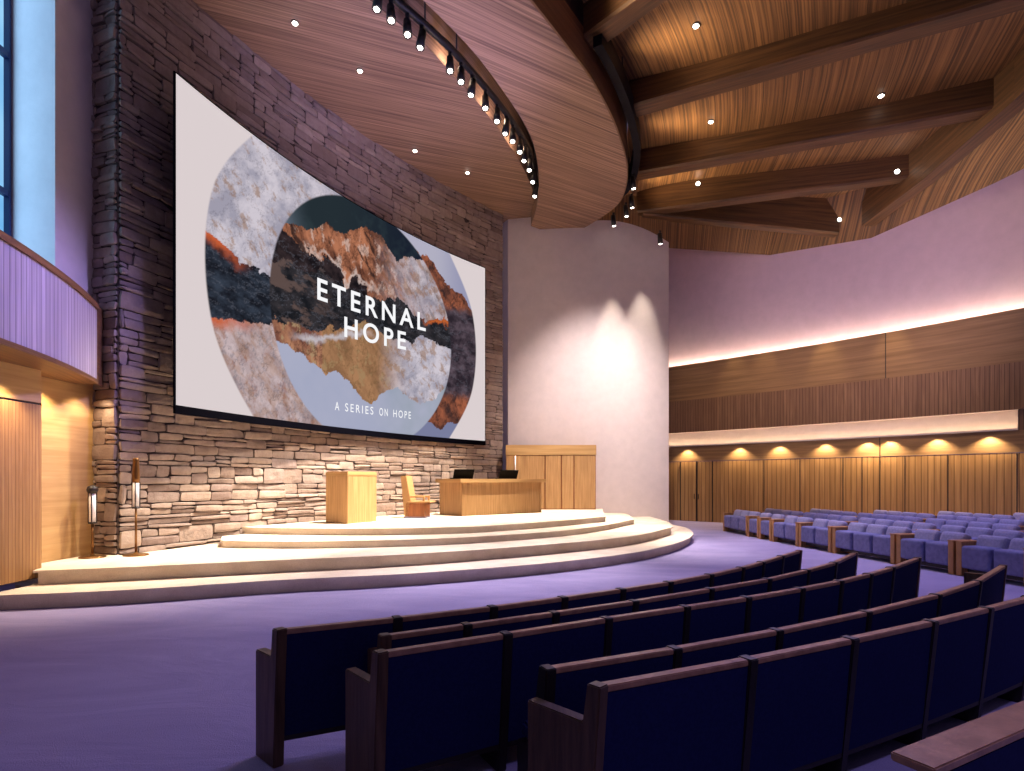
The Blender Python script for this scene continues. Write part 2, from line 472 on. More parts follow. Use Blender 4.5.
def far_at_u(u, push=0.0):
    best = min(range(len(far_line) - 1), key=lambda i: abs(512 + F * far_line[i].x / far_line[i].y - u))
    i = best
    # refine linearly
    for a in (i - 1, i):
        if a < 0: continue
        pa, pb = far_line[a], far_line[a + 1]
        ua, ub = 512 + F * pa.x / pa.y, 512 + F * pb.x / pb.y
        if min(ua, ub) <= u <= max(ua, ub):
            s = (u - ua) / (ub - ua); p = pa.lerp(pb, s)
            d = (pb - pa).normalized(); n = Vector((-d.y, d.x))
            if n.dot(Vector(toward) - p) < 0: n = -n
            return p + n * push, d, n
    p = far_line[i]; d = (far_line[i + 1] - p).normalized(); n = Vector((-d.y, d.x))
    if n.dot(Vector(toward) - p) < 0: n = -n
    return p + n * push, d, n
# vertical joints of the panelling (thin recessed-look dark strips standing in the panel plane)
bm = bmesh.new()
for u in (764, 800, 843, 862, 880, 905, 948, 1017):
    p, d, n = far_at_u(u, 0.004)
    add_box(bm, (p.x, p.y, zb['door'] / 2), (0.022, 0.012, zb['door']), rz=math.atan2(d.y, d.x))
p, d, n = far_at_u(880, 0.02)
add_box(bm, (p.x, p.y, (zb['door'] + zb['nich0']) / 2), (0.018, 0.01, zb['nich0'] - zb['door']), rz=math.atan2(d.y, d.x))
p, d, n = far_at_u(886, 0.036)
add_box(bm, (p.x, p.y, (zb['slat'] + zb['par']) / 2), (0.02, 0.01, zb['par'] - zb['slat']), rz=math.atan2(d.y, d.x))
tag(obj('trim_5', bm, M['pew_dark']), kind='structure')
# flush doors at the left end of the panelling
for k, (u0, u1) in enumerate(((681, 697), (697.5, 713))):
    a, da, na = far_at_u(u0, 0.0); b2, db, nb2 = far_at_u(u1, 0.0)
    mid = (a + b2) / 2; d = (b2 - a).normalized(); n = Vector((-d.y, d.x)); n = n if n.dot(Vector(toward) - mid) > 0 else -n
    root = empty('door_%d' % (k + 2), (mid.x + n.x * 0.03, mid.y + n.y * 0.03, 0), math.atan2(d.y, d.x)); root['kind'] = 'structure'
    w = (b2 - a).length
    bm = bmesh.new(); uvl = bm.loops.layers.uv.verify()
    add_box(bm, (0, 0, zb['door'] / 2), (w - 0.03, 0.05, zb['door'] - 0.04), bevel=0.004)
    for f in bm.faces:
        for lp in f.loops: lp[uvl].uv = (lp.vert.co.x + 0.3 * k, lp.vert.co.z)
    leaf = obj('door_leaf', bm, M['wall_panel'], root)
    bm = bmesh.new()
    add_box(bm, (w * (0.38 if k == 0 else -0.38), -0.05, 1.02), (0.025, 0.03, 0.22), bevel=0.006)
    obj('door_handle', bm, M['black'], leaf)
    bm = bmesh.new()
    for sx in (-1, 1): add_box(bm, (sx * (w / 2 - 0.004), -0.012, zb['door'] / 2), (0.016, 0.06, zb['door'] - 0.02))
    obj('door_jamb', bm, M['pew_dark'], root)

# ------------------------------------------------------------------ stage platform (curved steps)
LV = [0.0, 0.204, 0.4165, 0.553, 0.697]
drop = lambda k: EYE - LV[k]
cb = offset(cream_line, (2, 10), 0.02); sb_ = offset(stone_line, stone_o, 0.10)
BACK = cb[::-1] + sb_[::-1]
s1 = spline([(-6.845, 7.33)] + [plan(u, v, drop(1)) for u, v in ((128, 589.8), (280, 580), (420, 572.9), (550, 562.8), (630, 553.2), (662, 547), (681, 541.5), (691, 536.5))] + [plan(693, 532.5, drop(1)), plan(686, 527.5, drop(1)), plan(672, 524.5, drop(1))], 8)
s1 = s1 + BACK + [Vector((-7.25, 9.9)), Vector((-7.25, 8.3)), Vector((-6.845, 8.15))]
s2 = spline([plan(u, v, drop(2)) for u, v in ((33, 570.8), (128, 567), (280, 560), (420, 553.5), (560, 543.4), (636, 535.4), (672.5, 527))], 8)
s2 = s2 + [plan(667, 521.5, drop(2))] + [p for p in cb[::-1] if p.x < 4.9] + sb_[::-1] + [Vector((-7.27, 9.95)), Vector((-7.27, 8.3)), Vector((-6.86, 8.22))]
s3 = spline([Vector((-4.1, 11.95))] + [plan(u, v, drop(3)) for u, v in ((221, 539.8), (280, 541.4), (340, 541), (420, 539.2), (490, 535.8), (560, 530.8), (603, 525.5), (634.5, 519.3))], 8)
s3 = s3[8:] + [plan(629, 514.6, drop(3))] + [p for p in cb[::-1] if p.x < 4.1] + [p for p in sb_[::-1] if p.y > s3[8].y + 0.6]
s4 = spline([plan(u, v, drop(4)) for u, v in ((240, 527), (280, 527.9), (340, 528.5), (400, 528.2), (480, 526.2), (560, 520.6), (606, 516.5))], 8)
s4 = s4 + [plan(603, 511.5, drop(4))] + [p for p in cb[::-1] if p.x < 3.2] + [p for p in sb_[::-1] if p.y > s4[0].y + 0.7]
def stepmesh(poly, z0, z1, nose):
    bm = bmesh.new()
    cx = Vector((-2.5, 17.0))
    th = 0.035
    polyface(bm, poly, z1)
    cl2 = poly + [poly[0]]
    wallstrip(bm, cl2, z1 - th, z1)
    ins = []
    for i, p in enumerate(poly):
        a = poly[i - 1]; b2 = poly[(i + 1) % len(poly)]
        d = b2 - a; n = Vector((-d.y, d.x)).normalized()
        if n.dot(cx - p) < 0: n = -n
        ins.append(p + n * nose)
    cl3 = ins + [ins[0]]
    strip(bm, [V3(p, z1 - th) for p in cl2], [V3(p, z1 - th) for p in cl3])
    wallstrip(bm, cl3, z0, z1 - th)
    return bm
stage = empty('stage_platform', (0, 0, 0), label='broad cream carpeted stage of four curved steps below the stone wall', cat='stage')
for k, (poly, ns) in enumerate(((s1, 0.075), (s2, 0.06), (s3, 0.02), (s4, 0.02))):
    obj('step', stepmesh(poly, LV[k], LV[k + 1], ns), M['stage'], stage)

# ------------------------------------------------------------------ left side: door wall, oak panel, balcony, window
PX = -7.3
bm = bmesh.new()
wallstrip(bm, [Vector((PX, 8.0)), Vector((PX + 0.02, 10.1))], 0.3, 3.6)
tag(obj('wall_left', bm, M['oak_wide']), kind='structure')
bm = bmesh.new()
wallstrip(bm, [Vector((-6.88, -3)), Vector((-6.88, 8.32))], 2.82, 3.6, 0)
wallstrip(bm, [Vector((-6.88, 8.32)), Vector((PX, 8.36))], 0.0, 3.6, 0)
wallstrip(bm, [Vector((-6.88, -3)), Vector((-6.88, 3.5))], 0.0, 2.82, 0)
tag(obj('wall_left_doorway', bm, M['oak_wide']), kind='structure')
door = empty('door_1', (-6.88, 8.30, LV[1]), PI / 2); door['kind'] = 'structure'
bm = bmesh.new(); uvl = bm.loops.layers.uv.verify()
for x0 in (0.0, 2.2):
    add_box(bm, (-x0 - 1.09, 0.0, 1.335), (2.16, 0.05, 2.50), bevel=0.005)
for f in bm.faces:
    for lp in f.loops: lp[uvl].uv = (lp.vert.co.x, lp.vert.co.z)
obj('door_leaf', bm, M['oak_slat'], door)
bm = bmesh.new()
add_box(bm, (-2.25, 0.03, 1.34), (4.5, 0.03, 2.54))
obj('door_backing', bm, M['pew_dark'], door)
# upper left: plaster pier and window reveal
bm = bmesh.new()
wallstrip(bm, [Vector((-7.3, 9.09)), Vector((-7.3, 10.05))], 3.3, 12)
wallstrip(bm, [Vector((-8.2, 9.09)), Vector((-7.3, 9.09))], 3.3, 12)
wallstrip(bm, [Vector((-8.1, -3)), Vector((-8.1, 4.6))], 3.3, 12)
tag(obj('wall_left_upper', bm, M['plaster']), kind='structure')
win = empty('window_1', (-8.03, 9.075, 3.4), -PI / 2); win['kind'] = 'structure'     # local x runs toward the camera
bm = bmesh.new()
add_box(bm, (2.3, -0.09, 4.3), (4.6, 0.02, 8.6)); obj('window_pane', bm, M['daylight'], win)
bm = bmesh.new()
for x in (0.02, 1.15, 2.3, 3.45): add_box(bm, (x, 0.0, 4.3), (0.035, 0.09, 8.6))
for z in (0.05, 2.85, 5.05, 7.3): add_box(bm, (2.3, 0.0, z), (4.6, 0.08, 0.10))
t = plain('WindowFrame', lin(40, 58, 110), 0.4); M['frame'] = t
obj('window_frame', bm, M['frame'], win)
# balcony with slatted front
bal_pts, _, _ = arc3((-6.93, 9.5), (-6.28, 7.75), (-5.86, 5.6), 24, ext1=2.0)
bo = offset(bal_pts, (0, 5), -0.12)
balc = empty('balcony', (0, 0, 0), label='curved violet-lit balcony front of pale vertical slats on the left wall', cat='balcony')
bm = bmesh.new(); wallstrip(bm, bal_pts, 3.36, 4.56); obj('slatted_front', bm, M['balcony'], balc)
bm = bmesh.new()
solid_band(bm, offset(bal_pts, (0, 5), 0.03), offset(bal_pts, (0, 5), -0.2), 4.54, 4.63)
obj('cap_rail', bm, M['rim'], balc)
bm = bmesh.new()
out_line = [Vector((-7.65, p.y)) for p in bal_pts]
strip(bm, [V3(p, 3.30) for p in offset(bal_pts, (0, 5), 0.02)], [V3(p, 3.30) for p in out_line])
strip(bm, [V3(p, 4.3) for p in bo], [V3(p, 4.3) for p in out_line])
wallstrip(bm, offset(bal_pts, (0, 5), 0.02), 3.30, 3.37)
obj('underside', bm, M['rim'], balc)
bm = bmesh.new()
wallstrip(bm, [Vector((-6.93, 9.5)), Vector((-7.12, 9.98))], 3.30, 4.63)
wallstrip(bm, [Vector((-7.12, 9.98)), Vector((-7.6, 9.98))], 3.30, 4.63)
obj('end_panel', bm, M['rim'], balc)

# ------------------------------------------------------------------ soffits
SZ2 = 10.55; SZ2T = 11.45
e1 = SOF1_Z - EYE; e2 = SZ2 - EYE
sof1_edge = spline([plan(u, v, -e1) for u, v in ((300, -52), (345, -19), (380, 8.3), (427, 47), (454, 76), (480, 105), (508, 143), (525.6, 173), (534.5, 196), (535, 212), (530, 219))], 5)
bm = bmesh.new()
outer = [Vector((-9, 9.3))] + [sof1_edge[0]] + sof1_edge[1:] + [Vector((-0.3, 20.7)), Vector((-9, 20.7))]
a0 = plan(300, -52, -e1)
sof_poly = sof1_edge + [Vector((-0.2, 20.9)), Vector((-9.5, 20.9)), Vector((-9.5, a0.y))]
polyface(bm, sof_poly, SOF1_Z, 0, math.atan2(0.34, 0.94))
tag(obj('ceiling_soffit', bm, M['soffit']), kind='structure')
bm = bmesh.new()
wallstrip(bm, sof1_edge, SOF1_Z, 12.4, 0)
tag(obj('trim_6', bm, M['soffit']), kind='structure')
bm = bmesh.new()
inn = [plan(u, v, -e2) for u, v in ((330, -90), (380, -40), (429, 6), (472.7, 51), (503.8, 92), (525.6, 126), (535, 150), (539, 180), (537, 205), (531, 226))]
out = [plan(u, v, -e2) for u, v in ((440, -120), (488, -46), (529, 0), (560, 39), (591, 80), (611, 117), (620.6, 142), (625.6, 160), (627, 175), (624.5, 191), (619, 202.6), (610.5, 211), (595, 221.5), (575, 233))]
sof2_in = spline(inn, 5); sof2_out = spline(out, 5)
poly2 = sof2_out + [Vector((1.6, 20.6))] + sof2_in[::-1]
polyface(bm, poly2, SZ2, 0, math.atan2(0.51, 0.86))
wallstrip(bm, sof2_in, SZ2, SZ2T, 0)
polyface(bm, poly2, SZ2T, 0, 0.5)
tag(obj('ceiling_ring_soffit', bm, M['soffit']), kind='structure')
bm = bmesh.new()
ro = offset(sof2_out, (-5, 17), -0.03)
solid_band(bm, ro, offset(sof2_out, (-5, 17), 0.02), SZ2 + 0.02, SZ2 + 0.14)
wallstrip(bm, offset(sof2_out, (-5, 17), -0.005), SZ2 + 0.1, SZ2T)
tag(obj('trim_7', bm, M['rim']), kind='structure')
# slot cap
bm = bmesh.new()
polyface(bm, [Vector((-7, 8.5)), Vector((2.6, 8.5)), Vector((2.6, 20.9)), Vector((-3.5, 20.9))], 12.41)
tag(obj('ceiling_slot_top', bm, M['pew_dark']), kind='structure')

# ------------------------------------------------------------------ plank ceiling between ring and perimeter
rim = offset(sof2_out, (-5, 17), -0.02)
rim = [p for p in rim]
def resample(pts, n):
    L = arclen(pts); out = []
    for i in range(n + 1):
        s = L[-1] * i / n
        for k in range(len(L) - 1):
            if s <= L[k + 1] + 1e-9:
                out.append(pts[k].lerp(pts[k + 1], (s - L[k]) / max(1e-9, L[k + 1] - L[k]))); break
    return out
NR = 42
def by_seg(pts, per):
    out = []
    for a, b in zip(pts, pts[1:]): out += [a.lerp(b, k / per) for k in range(per)]
    return out + [pts[-1]]
rim_r = resample(rim[::-1], NR)
ring_line = by_seg([Vector((2.3, 19.75, 11.5)), Vector((5.4, 19.75, 11.6)), Vector((9.6, 20.7, 11.45)), Vector((11.6, 18.7, 11.3)), Vector((12.25, 16.2, 11.3)), Vector((12.6, 13.2, 11.5)), Vector((12.3, 9.0, 11.6)), Vector((11.0, 4.0, 11.6))], 6)
wall_top = [Vector((2.2, 20.05, 10.4)), Vector((5.6, 20.2, 9.93)), Vector((9.75, 21.5, 10.2)), Vector((12.05, 19.1, 9.82)), Vector((14.55, 16.1, 10.5)), Vector((17.2, 12.0, 11.0)), Vector((18.6, 8.0, 11.3)), Vector((19.5, 3.5, 11.4))]
wt = by_seg(wall_top, 6)
# keep the wall-side line on the plaster
bm = bmesh.new()
uvl = bm.loops.layers.uv.verify()
def ruled(A, B, nsub, umap):
    rows = []
    for k in range(nsub + 1):
        rows.append([bm.verts.new(a.lerp(b, k / nsub)) for a, b in zip(A, B)])
    for r0, r1 in zip(rows, rows[1:]):
        for i in range(len(A) - 1):
            f = bm.faces.new((r0[i], r0[i + 1], r1[i + 1], r1[i]))
            for lp in f.loops:
                lp[uvl].uv = umap(lp.vert.co)
CC = Vector((-9, 21))
def cyl_uv(p):
    q = Vector((p.x, p.y)) - CC
    r = q.length; a = math.atan2(q.y, q.x)
    return (a * 17.0, r)
R3 = [Vector((p.x, p.y, 11.95)) for p in rim_r]
ruled(R3, [Vector(p) for p in ring_line], 6, cyl_uv)
ceil_inner_tris = None
ceiling_o = tag(obj('ceiling', bm, M['ceiling']), kind='structure')
bm = bmesh.new(); uvl = bm.loops.layers.uv.verify()
ruled([Vector(p) for p in ring_line], [Vector(p) for p in wt], 4, cyl_uv)
ruled([Vector(p) for p in wt], [Vector((p.x * 1.3, p.y * 1.3, EYE + (p.z - EYE) * 1.34)) for p in wt], 1, cyl_uv)
tag(obj('ceiling_perimeter', bm, M['ceiling']), kind='structure')
# closing strip above the ring fascia
bm = bmesh.new()
wallstrip(bm, [p - Vector((0, 0)) for p in sof2_out], SZ2T, 12.0)
tag(obj('trim_8', bm, M['pew_dark']), kind='structure')

# beams: tapered glulam members from the ring outward
def beam(name, a, b, w, h0, h1, label):
    a = Vector(a); b = Vector(b); d = (b - a); L = d.length; d2 = Vector((d.x, d.y)).normalized(); n = Vector((-d2.y, d2.x))
    bm = bmesh.new(); uvl = bm.loops.layers.uv.verify()
    N = 10; rings = []
    for i in range(N + 1):
        s = i / N; p = a.lerp(b, s); h = h0 + (h1 - h0) * s
        p.z -= 0.10 * math.sin(PI * s) * 0.0
        c = 0.05
        prof = [(-w / 2, h), (-w / 2, c), (-w / 2 + c, 0), (w / 2 - c, 0), (w / 2, c), (w / 2, h)]
        rings.append([bm.verts.new((p.x + n.x * x, p.y + n.y * x, p.z + z)) for x, z in prof])
    pr = [0, h0, h0 + .05, h0 + w, h0 + w + .05, 2 * h0 + w]
    for i in range(N):
        for k in range(5):
            f = bm.faces.new((rings[i][k], rings[i + 1][k], rings[i + 1][k + 1], rings[i][k + 1]))
            for lp, (s, q) in zip(f.loops, ((i, k), (i + 1, k), (i + 1, k + 1), (i, k + 1))): lp[uvl].uv = (s / N * L, pr[q])
    bm.faces.new(rings[0]); bm.faces.new(rings[-1][::-1])
    return tag(obj(name, bm, M['beam']), label, 'beam', 'radial wooden roof beams')
zb0 = 11.2
def bp(u, v, z): 
    p = plan(u, v, -(z - EYE)); return (p.x, p.y, z)
beam('roof_beam', bp(588, 46, 11.25), bp(690, -28, 11.15), 0.55, 1.1, 1.1, 'short dark wooden roof beam at the top edge, nearest the curved ring')
beam('roof_beam', bp(632, 113, 11.25), bp(1060, -8, 11.15), 0.55, 1.1, 1.0, 'longest dark wooden roof beam, running to the upper right corner')
beam('roof_beam', bp(634, 178, 11.2), bp(1003, 111, 10.75), 0.5, 1.1, 0.9, 'wooden roof beam directly above the beam that ends at the wall corner, second one down')
beam('roof_beam', bp(638, 215, 10.95), bp(932, 177, 10.65), 0.45, 1.2, 0.8, 'dark wooden roof beam ending left of the straight cross beam, third one down')
beam('roof_beam', bp(642, 217, 10.9), bp(836, 236, 10.15), 0.4, 1.0, 1.2, 'lowest wooden roof beam, sloping down to the far plaster wall')
rb = [bp(868, 226, 10.15), bp(930, 180, 10.3), bp(1024, 100, 10.55), bp(1110, 20, 10.8)]
bm = bmesh.new()
for a, b2 in zip(rb, rb[1:]):
    a, b2 = Vector(a), Vector(b2); d = (b2 - a).normalized(); n = Vector((-d.y, d.x, 0)).normalized()
    w = 0.22
    for s1_, s2_ in ((n * w, n * w),):
        pass
    lo = [a + n * w, b2 + n * w]; lo2 = [a - n * w, b2 - n * w]
    up = Vector((0, 0, 1.1))
    strip(bm, lo, lo2); strip(bm, lo, [p + up for p in lo]); strip(bm, lo2, [p + up for p in lo2])
tag(obj('cross_beam', bm, M['beam']), 'straight wooden cross beam joining the outer ends of the roof beams', 'beam')

exec_tail = True
# ------------------------------------------------------------------ projection screen
SA, SB, SC = ray(176, 10.0), ray(337, 14.17), ray(485, 19.2)
scr_pts, scr_o, scr_R = arc3(SA, SB, SC, 360)
SCZ0, SCZ1 = 3.02, 8.85; SCH = SCZ1 - SCZ0
scr_len = arclen(scr_pts)[-1]; ASP = scr_len / SCH
ang0 = math.atan2(SA.y - scr_o.y, SA.x - scr_o.x); ang1 = math.atan2(SC.y - scr_o.y, SC.x - scr_o.x)
while ang1 - ang0 > PI: ang1 -= 2 * PI
while ang1 - ang0 < -PI: ang1 += 2 * PI
def scr_at(s, tt, off=0.0):
    """point of the screen surface; s, tt in units of the screen height"""
    a = ang0 + (ang1 - ang0) * s / ASP
    R = scr_R - off
    return Vector((scr_o.x + R * math.cos(a), scr_o.y + R * math.sin(a), SCZ0 + tt * SCH))
def scr_inv(u, v):
    d = Vector(((u - 512) / F, 1.0)); A = d.dot(d); B = -2 * d.dot(scr_o); Cc = scr_o.dot(scr_o) - scr_R ** 2
    tq = (-B + math.sqrt(B * B - 4 * A * Cc)) / (2 * A)
    p = d * tq; a = math.atan2(p.y - scr_o.y, p.x - scr_o.x)
    while a - ang0 > PI: a -= 2 * PI
    while a - ang0 < -PI: a += 2 * PI
    return ((a - ang0) / (ang1 - ang0) * ASP, (EYE - (v - HZ) / F * tq - SCZ0) / SCH)
def polyl(pix):
    return sorted(scr_inv(*p) for p in pix)
def hy(pl, s):
    if s <= pl[0][0]: return pl[0][1]
    for (a, b), (c, d) in zip(pl, pl[1:]):
        if s <= c: return b + (d - b) * (s - a) / max(1e-6, c - a)
    return pl[-1][1]
L_ridge = polyl([(205, 230), (222, 243), (240, 260), (258, 268), (275, 280)])
L_water = polyl([(205, 317), (225, 320), (250, 322), (275, 326)])
I_ridge = polyl([(268, 236), (282, 221), (292, 224), (300, 227), (312, 232), (327, 221), (337, 232), (344, 236), (352, 231), (366, 226), (376, 233), (388, 247), (397, 262), (404, 256), (418, 258), (428, 262), (440, 280), (455, 296)])
I_shade = polyl([(268, 244), (284, 230), (296, 246), (318, 258), (340, 268), (356, 276), (362, 285), (345, 286), (346, 292)])
I_dark = polyl([(268, 262), (320, 268), (346, 288), (366, 298), (388, 298), (404, 303), (418, 316), (435, 319), (452, 322)])
I_dark2 = polyl([(268, 318), (300, 326), (320, 330), (345, 326), (365, 322), (395, 340), (412, 342), (420, 336), (450, 350)])
I_refl = polyl([(270, 338), (283, 344), (300, 352), (318, 368), (326, 373), (336, 370), (350, 383), (362, 399), (372, 403), (383, 392), (398, 387), (406, 397), (420, 404), (436, 398), (446, 386)])
R_ridge = polyl([(430, 258), (436, 268), (445, 282), (458, 292), (466, 300), (478, 318)])
R_refl = polyl([(405, 428), (425, 420), (440, 430), (447, 424), (470, 420)])
def fb(x, y, o=5, s=0.0):
    return 0.9 * mnoise.fractal(Vector((x, y, s)), 0.55, 2.1, o + 1)          # about -1..1
def mixc(a, b, k):
    k = max(0.0, min(1.0, k)); return tuple(x + (y - x) * k for x, y in zip(a, b))
def sm(a, b, x):
    x = max(0.0, min(1.0, (x - a) / (b - a))); return x * x * (3 - 2 * x)
rgb = lambda r, g, b: lin(r, g, b)[:3]
def snow(s, tt, warm):
    n = fb(s * 7 + tt * 3, tt * 9 - s * 4, 6, 1.0); m = fb(s * 16, tt * 20 + s * 9, 5, 4.0); r = abs(fb(s * 11 - tt * 6, tt * 12, 6, 8.0))
    c = mixc(rgb(158, 154, 170), rgb(206, 198, 208), 0.5 + 0.9 * n)
    c = mixc(c, rgb(150, 110, 76), sm(0.10, 0.60, m + warm * 0.3) * 0.62)
    c = mixc(c, rgb(70, 62, 72), sm(0.10, 0.0, r) * 0.3)
    return c
def brownrock(s, tt, sd, c0, c1, c2):
    n = fb(s * 9 + tt * 5, tt * 7, 6, sd); r = abs(fb(s * 14 - tt * 3, tt * 10, 6, sd + 3))
    c = mixc(c0, c1, 0.5 + 1.0 * n)
    c = mixc(c, c2, sm(0.2, 0.55, fb(s * 20, tt * 14, 5, sd + 6)) * 0.8)
    return mixc(c, rgb(28, 20, 22), sm(0.16, 0.0, r) * 0.55)
def dark(s, tt, sd, c0, c1):
    n = fb(s * 10, tt * 14, 6, sd); r = abs(fb(s * 6, tt * 15, 5, sd + 2))
    c = mixc(c0, c1, 0.35 + 0.9 * n); return mixc(c, rgb(120, 122, 136), sm(0.10, 0.0, r) * 0.22)
BG = rgb(219, 207, 208)
def slide(s, tt):
    w = 0.012 * fb(s * 18, tt * 18, 4, 20.0); w2 = 0.02 * fb(s * 9, tt * 9, 4, 30.0)
    do = math.hypot(s - 0.926, (tt - 0.50)) - (0.815 if abs(tt - .5) < .2 else 0.815 - 0.03 * sm(0.2, 0.5, abs(tt - .5)))
    di = math.hypot((s - 0.972) / 1.035, (tt - 0.475)) - 0.553
    aa = 0.004
    ci = co = None
    if di < aa:                                        # inner disc: peaks, dark shore, reflection
        r = hy(I_ridge, s) + w + w2 * .6
        if tt > r:
            c = mixc(rgb(36, 46, 52), rgb(22, 28, 44), sm(0.7, 1.4, s) ); c = mixc(c, rgb(112, 124, 140), sm(0.62, 0.40, s) * sm(0.95, 0.72, tt) * 0.9)
            c = mixc(c, rgb(58, 74, 78), max(0, fb(s * 4, tt * 4, 4, 50.0)) * 0.5)
        else:
            sh = hy(I_shade, s) + w2 * 2
            dk = hy(I_dark, s) + w2 * 1.6; d2 = hy(I_dark2, s) + w2 * 1.2; rf = hy(I_refl, s) + w * 1.2
            if tt > dk:
                if tt < sh and s < 0.95:
                    c = dark(s, tt, 60, rgb(24, 20, 24), rgb(58, 46, 48))
                else:
                    k = sm(0.95, 1.35, s)
                    c = brownrock(s, tt, 70, rgb(100, 60, 46), rgb(180, 116, 86), rgb(206, 172, 158))
                    c = mixc(c, snow(s, tt, 0.6), k * 0.8)
                    c = mixc(c, rgb(30, 24, 28), sm(0.1, 0.5, fb(s * 13 + tt * 9, tt * 6, 5, 90)) * (0.85 if s < 1.0 else 0.35))
                    c = mixc(c, rgb(214, 196, 190), sm(0.018, 0.0, abs(tt - sh - 0.012 - w)) * sm(0.55, 0.75, s) * sm(1.1, 0.9, s) * 0.7)
            elif tt > d2:
                c = dark(s, tt, 100, rgb(26, 27, 32), rgb(58, 54, 58))
                c = mixc(c, rgb(96, 78, 74), sm(0.0, 0.4, fb(s * 8, tt * 20, 5, 105)) * sm(0.85, 0.5, s) * 0.9)
                c = mixc(c, rgb(190, 96, 48), sm(0.02, 0.0, abs(tt - dk + 0.01)) * sm(1.3, 1.4, s))
            elif tt > rf:
                k = sm(1.0, 1.25, s)
                c = brownrock(s, tt, 120, rgb(118, 74, 62), rgb(186, 132, 100), rgb(170, 142, 108))
                if s > 0.68: c = mixc(c, rgb(150, 116, 76), 0.5)
                c = mixc(c, snow(s, tt, 0.25), k)
                c = mixc(c, rgb(206, 204, 214), sm(0.022, 0.0, abs(tt - d2 + 0.045 + w2 * 2 + w)) * sm(1.05, 0.85, s) * sm(0.48, 0.6, s) * 0.7)
            else:
                c = mixc(rgb(158, 164, 190), rgb(148, 158, 170), sm(0.9, 1.3, s)); c = mixc(c, rgb(172, 174, 196), 0.5 + 0.5 * fb(s * 3, tt * 3, 3, 130.0))
        ci = c
    if do < aa and di > -aa:
        if s < 0.97:
            r = hy(L_ridge, s) + w * 1.5; q = hy(L_water, s) + w
            if tt > r: c = snow(s, tt, 0.1 if tt < 0.8 else -0.4)
            elif tt > q: c = dark(s, tt * 1.4, 150, rgb(24, 26, 34), rgb(54, 62, 76))
            else:
                c = mixc(snow(s, tt, 0.9), brownrock(s, tt, 160, rgb(150, 112, 96), rgb(206, 178, 174), rgb(150, 92, 62)), 0.6)
            hot = sm(0.055, 0.0, r - tt) * sm(-0.004, 0.004, r - tt) * sm(0.33, 0.16, s) + sm(0.05, 0.0, q - tt) * sm(-0.004, 0.004, q - tt) * sm(0.42, 0.12, s)
            c = mixc(c, rgb(200, 94, 54), hot)
        else:
            r = hy(R_ridge, s) + w * 1.5; q = hy(R_refl, s) + w
            if tt > r: c = mixc(rgb(176, 174, 192), rgb(150, 150, 178), sm(1.4, 1.65, s))
            elif tt > q:
                c = dark(s, tt, 170, rgb(44, 36, 44), rgb(92, 78, 88))
                c = mixc(c, brownrock(s, tt, 180, rgb(90, 56, 48), rgb(160, 92, 66), rgb(60, 44, 44)), sm(0.27, 0.2, tt + w2) + sm(0.68, 0.74, tt + w2))
            else: c = rgb(120, 124, 156)
        co = c
    c = BG
    if co is not None: c = mixc(co, BG, sm(-aa, aa, do))
    if ci is not None:
        c = mixc(ci, c if co is not None or do > 0 else c, sm(-aa, aa, di))
    return c
NU, NV = 520, 290
bm = bmesh.new(); cl = bm.loops.layers.float_color.new('slide')
grid = [[bm.verts.new(scr_at(ASP * i / NU, j / NV)) for i in range(NU + 1)] for j in range(NV + 1)]
cols = [[slide(ASP * i / NU, j / NV) for i in range(NU + 1)] for j in range(NV + 1)]
for j in range(NV):
    for i in range(NU):
        f = bm.faces.new((grid[j][i], grid[j][i + 1], grid[j + 1][i + 1], grid[j + 1][i])); f.smooth = True
        for lp, (a, b2) in zip(f.loops, ((j, i), (j, i + 1), (j + 1, i + 1), (j + 1, i))): lp[cl] = (*cols[a][b2], 1)
t = NT('ProjectedSlide'); e = t.add('ShaderNodeEmission'); at_ = t.add('ShaderNodeVertexColor'); at_.layer_name = 'slide'
t.link(at_.outputs[0], e.inputs[0]); e.inputs[1].default_value = 1.0; t.link(e.outputs[0], t.out.inputs[0])
screen = empty('projection_screen', (SB.x, SB.y, SCZ0), label='huge curved screen showing a mountain slide on the stone wall', cat='screen')
def under(o, root):
    o.parent = root; o.matrix_parent_inverse = Matrix.Translation(root.location).inverted(); return o
under(obj('picture', bm, t.m), screen)
bm = bmesh.new()
bpt = [Vector(scr_at(ASP * i / 60, 0)[:2]) for i in range(61)]
fr = [Vector(scr_at(-0.004 + (ASP + 0.008) * i / 60, 0, -0.01)[:2]) for i in range(61)]
bk = [Vector(scr_at(-0.004 + (ASP + 0.008) * i / 60, 0, -0.04)[:2]) for i in range(61)]
solid_band(bm, fr, bk, SCZ0 - 0.06, SCZ1 + 0.03)
fr2 = [Vector(scr_at(-0.004 + (ASP + 0.008) * i / 60, 0, 0.01)[:2]) for i in range(61)]
solid_band(bm, fr2, bk, SCZ0 - 0.15, SCZ0 - 0.01)
under(obj('housing', bm, M['screen_edge']), screen)
for s in (0.25, 0.9, 1.5):
    for tt in (0.2, 0.8):
        bm = bmesh.new(); a = scr_at(s, tt, -0.03); b2 = scr_at(s, tt, -0.45); add_cyl(bm, a, b2, 0.05, n=8)
        under(obj('wall_bracket', bm, M['black']), screen)
